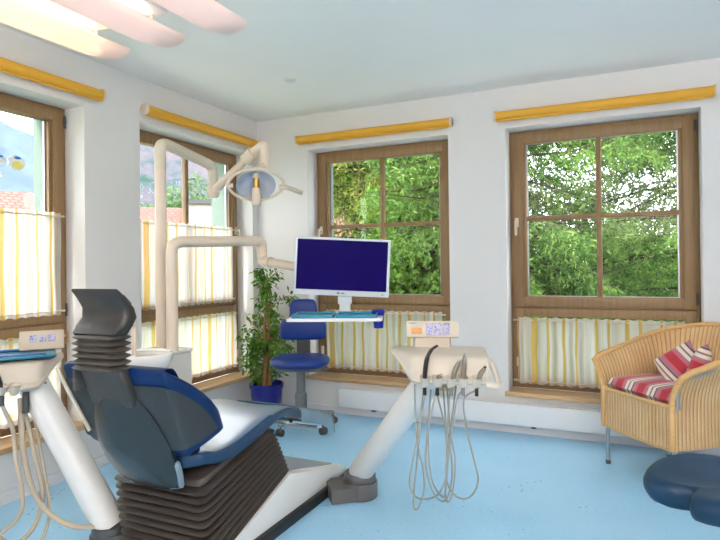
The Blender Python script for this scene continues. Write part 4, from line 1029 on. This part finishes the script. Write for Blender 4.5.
def leafy(lab, x, y, h, rad, n, mat, seed, grp='leafy trees outside', ls=(.06, .12), z0=.25):
    rg = np.random.default_rng(seed); t = thing('leafy_tree', lab, 'tree', (x, y, GZ), 0, grp)
    tk = MB().tube([(0, 0, 0), (.03, 0, h*.3), (0, .03, h*.7)], [.09, .07, .03], 8)
    for k in range(9):
        a = rg.uniform(0, 6.28); zz = h*rg.uniform(.2, .6); tk.tube([(0, 0, zz), (math.cos(a)*rad*.4, math.sin(a)*rad*.4, zz+h*.15), (math.cos(a)*rad*.75, math.sin(a)*rad*.75, zz+h*.22)], [.03, .02, .006], 6)
    tk.build('trunk', m_barkout, t)
    nc = 46; C = rg.normal(0, 1, (nc, 3)); C /= np.linalg.norm(C, axis=1, keepdims=True); C *= rg.uniform(.35, 1, (nc, 1)); C[:, :2] *= rad*.85; C[:, 2] = h*(z0+(1-z0)*.5)+C[:, 2]*h*(1-z0)*.5
    idx = rg.integers(0, nc, n); off = rg.normal(0, 1, (n, 3)); off /= np.linalg.norm(off, axis=1, keepdims=True); P = C[idx]+off*rad*.33*rg.uniform(.6, 1.1, (n, 1))
    D = rg.normal(0, 1, (n, 3)); D[:, 2] -= .4; D /= np.linalg.norm(D, axis=1, keepdims=True); D *= rg.uniform(*ls, (n, 1)); S_ = np.cross(D, rg.normal(0, 1, (n, 3))); S_ *= .3*np.linalg.norm(D, axis=1, keepdims=True)/(np.linalg.norm(S_, axis=1, keepdims=True)+1e-9)
    quads(P, D, S_, 'foliage', mat, t)
spruce('drooping spruce filling the left half of the right-hand window', -1.75, 8.3, 9.5, 3.0, 230, m_spruce, 11, .05, .55, 44, 22)
spruce('spruce whose branches fill the right half of the right-hand window', 1.0, 9.4, 10.5, 3.2, 260, m_spruce, 12, .05, .5, 44, 22)
spruce('pale yellow-green spruce filling the window behind the monitor', -4.1, 8.8, 9, 2.6, 190, m_spruce2, 13, .03, .7, 44, 20)
spruce('mid green spruce at the right of the window behind the monitor', -2.9, 10.4, 9.5, 2.8, 170, m_spruce, 14, .03, .6, 44, 20)
leafy('round light green bush low in the window behind the monitor', -2.75, 7.6, 2.9, .9, 9000, m_bush, 15, None)
leafy('tall loose leafy tree beyond the pale spruce', -5.3, 12.5, 7.5, 2.4, 16000, m_bush, 16, None, (.1, .2))
leafy('low dark green tree behind the left half of the right-hand window', -1.6, 14.2, 3.5, 1.5, 9000, m_bush, 17, None, (.08, .16), .1)
leafy('low bushy tree in the middle behind the right-hand window', .4, 15.2, 3.3, 1.5, 9000, m_bush, 18, None, (.08, .16), .1)
# houses with tiled roofs across the street
def house(lab, x, y, rz, w, dp, ez, rz_, wallm=m_housewall, chim=True):
    t = thing('tiled_house', lab, 'house', (x, y, GZ), rz, 'houses across the street')
    e, r = ez-GZ, rz_-GZ
    MB().bx(-w/2, w/2, -dp/2, dp/2, 0, e).prism([(-dp/2, e), (dp/2, e), (0, r)], -w/2, w/2, 'YZ').build('wall', wallm, t, smooth=0)
    for sg in (-1, 1):
        sl_ = math.hypot(dp/2+.5, r-e)
        def fn(u, v): return Vector((-w/2-.4+(w+.8)*u, sg*(dp/2+.5)*(1-v), e-.3+(r-e+.3+.12)*v+.02))
        MB().grid(fn, 2, 2, lambda u, v: ((w+.8)*u, sl_*v)).build('roof', m_tiles, t, smooth=0, solid=.12)
    for k in range(3):
        fx = -w/2+w*(k+.5)/3
        f = MB().bx(fx-.55, fx+.55, -dp/2-.04, -dp/2+.02, e-2.1, e-.7).build('window_frame', m_dkwood, t, smooth=0)
        MB().bx(fx-.45, fx+.45, -dp/2-.055, -dp/2-.035, e-2.0, e-.8).build('window_pane', m_glass, f, smooth=0)
    if chim: 
        c = MB().bx(-1.75, -.75, -1.3, -.5, r-1.2, r+.22).build('chimney', m_housewall, t, smooth=0)
        MB().bx(-1.9, -.6, -1.45, -.35, r+.22, r+.36).build('chimney_cap', m_dgrey, c, smooth=0)
# local -y of a house faces the clinic
house('long red-tiled house seen above the curtain of the window with the sticker', -17.2, 7.0, math.radians(64), 10, 7, 1.3, 3.2, chim=False)
house('red-tiled house with broad chimney behind the lamp pole', -14.0, 18.4, math.radians(42), 9, 7, 1.1, 3.3)
house('brown wooden chalet behind the spruces of the right-hand window', 2.6, 24, math.radians(-8), 3.2, 3.2, .5, 1.25, m_dkwood, False)
for i, (x, y, h, r) in enumerate(((-19.5, 27.5, 6.6, 2.2), (-25.5, 29, 7.2, 2.4), (-23.0, 22.0, 5.6, 2.0), (-29.0, 17.2, 6.4, 2.0))):
    leafy(['round green tree at the foot of the rocky slope behind the chimney', 'bushy green tree left of the chimney below the rocky slope', 'green tree rising just behind the red roof', 'green tree beside the far blue ridge'][i], x, y, h, r, 5000, m_fartree, 40+i, None, (.2, .4))
def ridge(name, mat, az0, az1, d0, d1, prof, seed):
    rg = random.Random(seed); nu, nv = 90, 26
    from mathutils import noise
    def fn(u, v):
        az = math.radians(az0+(az1-az0)*u); el = math.tan(math.radians(prof(az0+(az1-az0)*u))); d_ = d0+(d1-d0)*v
        n_ = noise.fractal(Vector((u*9+seed, v*5, 1.7)), 1, 2, 5)
        z = GZ+(d1*el+CAMH-GZ)*v**.9*(1+.10*n_*(v < .999))+4*n_*v
        return Vector((-math.sin(az)*(d_+3*n_), math.cos(az)*(d_+3*n_), z))
    struct(MB().grid(fn, nu, nv).build(name, mat, smooth=60))
ridge('mountain', m_far, 40, 80, 260, 420, lambda a: 12.2+.32*(a-57) if a > 50 else 10, 3)
ridge('hill', m_cliff, 24, 52.5, 60, 120, lambda a: 22 if a < 49 else 22-6*(a-49)**1.0, 9)

def mist():
    t = NT('valley_mist'); v = t.n('ShaderNodeVolumeScatter', i_Density=.0016); v.inputs['Color'].default_value = (.93, .97, 1, 1)
    t.l(v.outputs[0], t.out.inputs['Volume'])
    a0, a1 = math.radians(53), math.radians(82); poly = [(-d*math.sin(a), d*math.cos(a)) for d, a in ((150, a0), (235, a0), (235, a1), (150, a1))]
    o = MB().prism(poly, GZ+.1, 95).build('mist', t.m, smooth=0); o['kind'] = 'stuff'; o['label'] = 'pale mist hanging before the far mountain'; o['category'] = 'mist'
mist()
# ------------------------------------------------------------------ light
w = bpy.data.worlds.new('overcast_sky'); SC.world = w; w.use_nodes = True; nt = w.node_tree; nt.nodes.clear()
def wn(t_, **k):
    n_ = nt.nodes.new(t_)
    for a, v in k.items(): n_.inputs[a].default_value = v
    return n_
tc = wn('ShaderNodeTexCoord'); nz = wn('ShaderNodeTexNoise', Scale=2.2, Detail=6.0); nt.links.new(tc.outputs['Generated'], nz.inputs['Vector'])
rp = wn('ShaderNodeValToRGB'); rp.color_ramp.elements[0].position = .35; rp.color_ramp.elements[0].color = (.86, .93, 1, 1); rp.color_ramp.elements[1].position = .6; rp.color_ramp.elements[1].color = (1, 1, 1, 1)
nt.links.new(nz.outputs['Fac'], rp.inputs[0]); bg = wn('ShaderNodeBackground', Strength=8.2); nt.links.new(rp.outputs[0], bg.inputs[0])
wo = wn('ShaderNodeOutputWorld'); nt.links.new(bg.outputs[0], wo.inputs[0])
sun = bpy.data.lights.new('sun', 'SUN'); sun.energy = 7.2; sun.angle = math.radians(12); sun.color = (1, .97, .9)
so_ = link(bpy.data.objects.new('sun', sun)); so_.rotation_euler = (math.radians(42), 0, math.radians(-25))
# added fill panels out of view behind the camera, brightening ceiling and walls
HANG = .95
def fill_panel(x, y, lab, down, up):
    t = thing('added_fill_panel', lab, 'ceiling lamp', (x, y, HC-HANG), 0, 'added fill panels')
    MB().bx(-.62, .62, -.32, .32, -.02, .02, .006).build('housing', m_white, t)
    for sx in (-.5, .5):
        for sy in (-.25, .25): MB().tube([(sx, sy, .02), (sx, sy, HANG)], .003, 8).build('suspension_rod', m_steel, t)
    for nm, z, rx, pw in (('down_fill', -.024, 0, down), ('up_fill', .024, PI, up)):
        if not pw: continue
        la = bpy.data.lights.new(nm, 'AREA'); la.shape = 'RECTANGLE'; la.size = 1.15; la.size_y = .56; la.energy = pw; la.color = (1, .88, .76)
        lo = link(bpy.data.objects.new(nm, la), t); lo.location = (0, 0, z); lo.rotation_euler = (rx, 0, 0)
fill_panel(1.7, -.4, 'added fill light panel out of view near the right wall', 0, 112)
fill_panel(.5, -1.7, 'added fill light panel out of view near the rear wall', 0, 112)
fill_panel(-1.7, -1.6, 'added fill light panel out of view behind the dental chair', 0, 50)

vs = SC.view_settings; vs.view_transform = 'Standard'; vs.look = 'None'; vs.gamma = 1; vs.use_curve_mapping = False; vs.exposure = 0.0
SC.cycles.max_bounces = 10; SC.cycles.transparent_max_bounces = 16; SC.cycles.diffuse_bounces = 6
SC.cycles.use_denoising = True
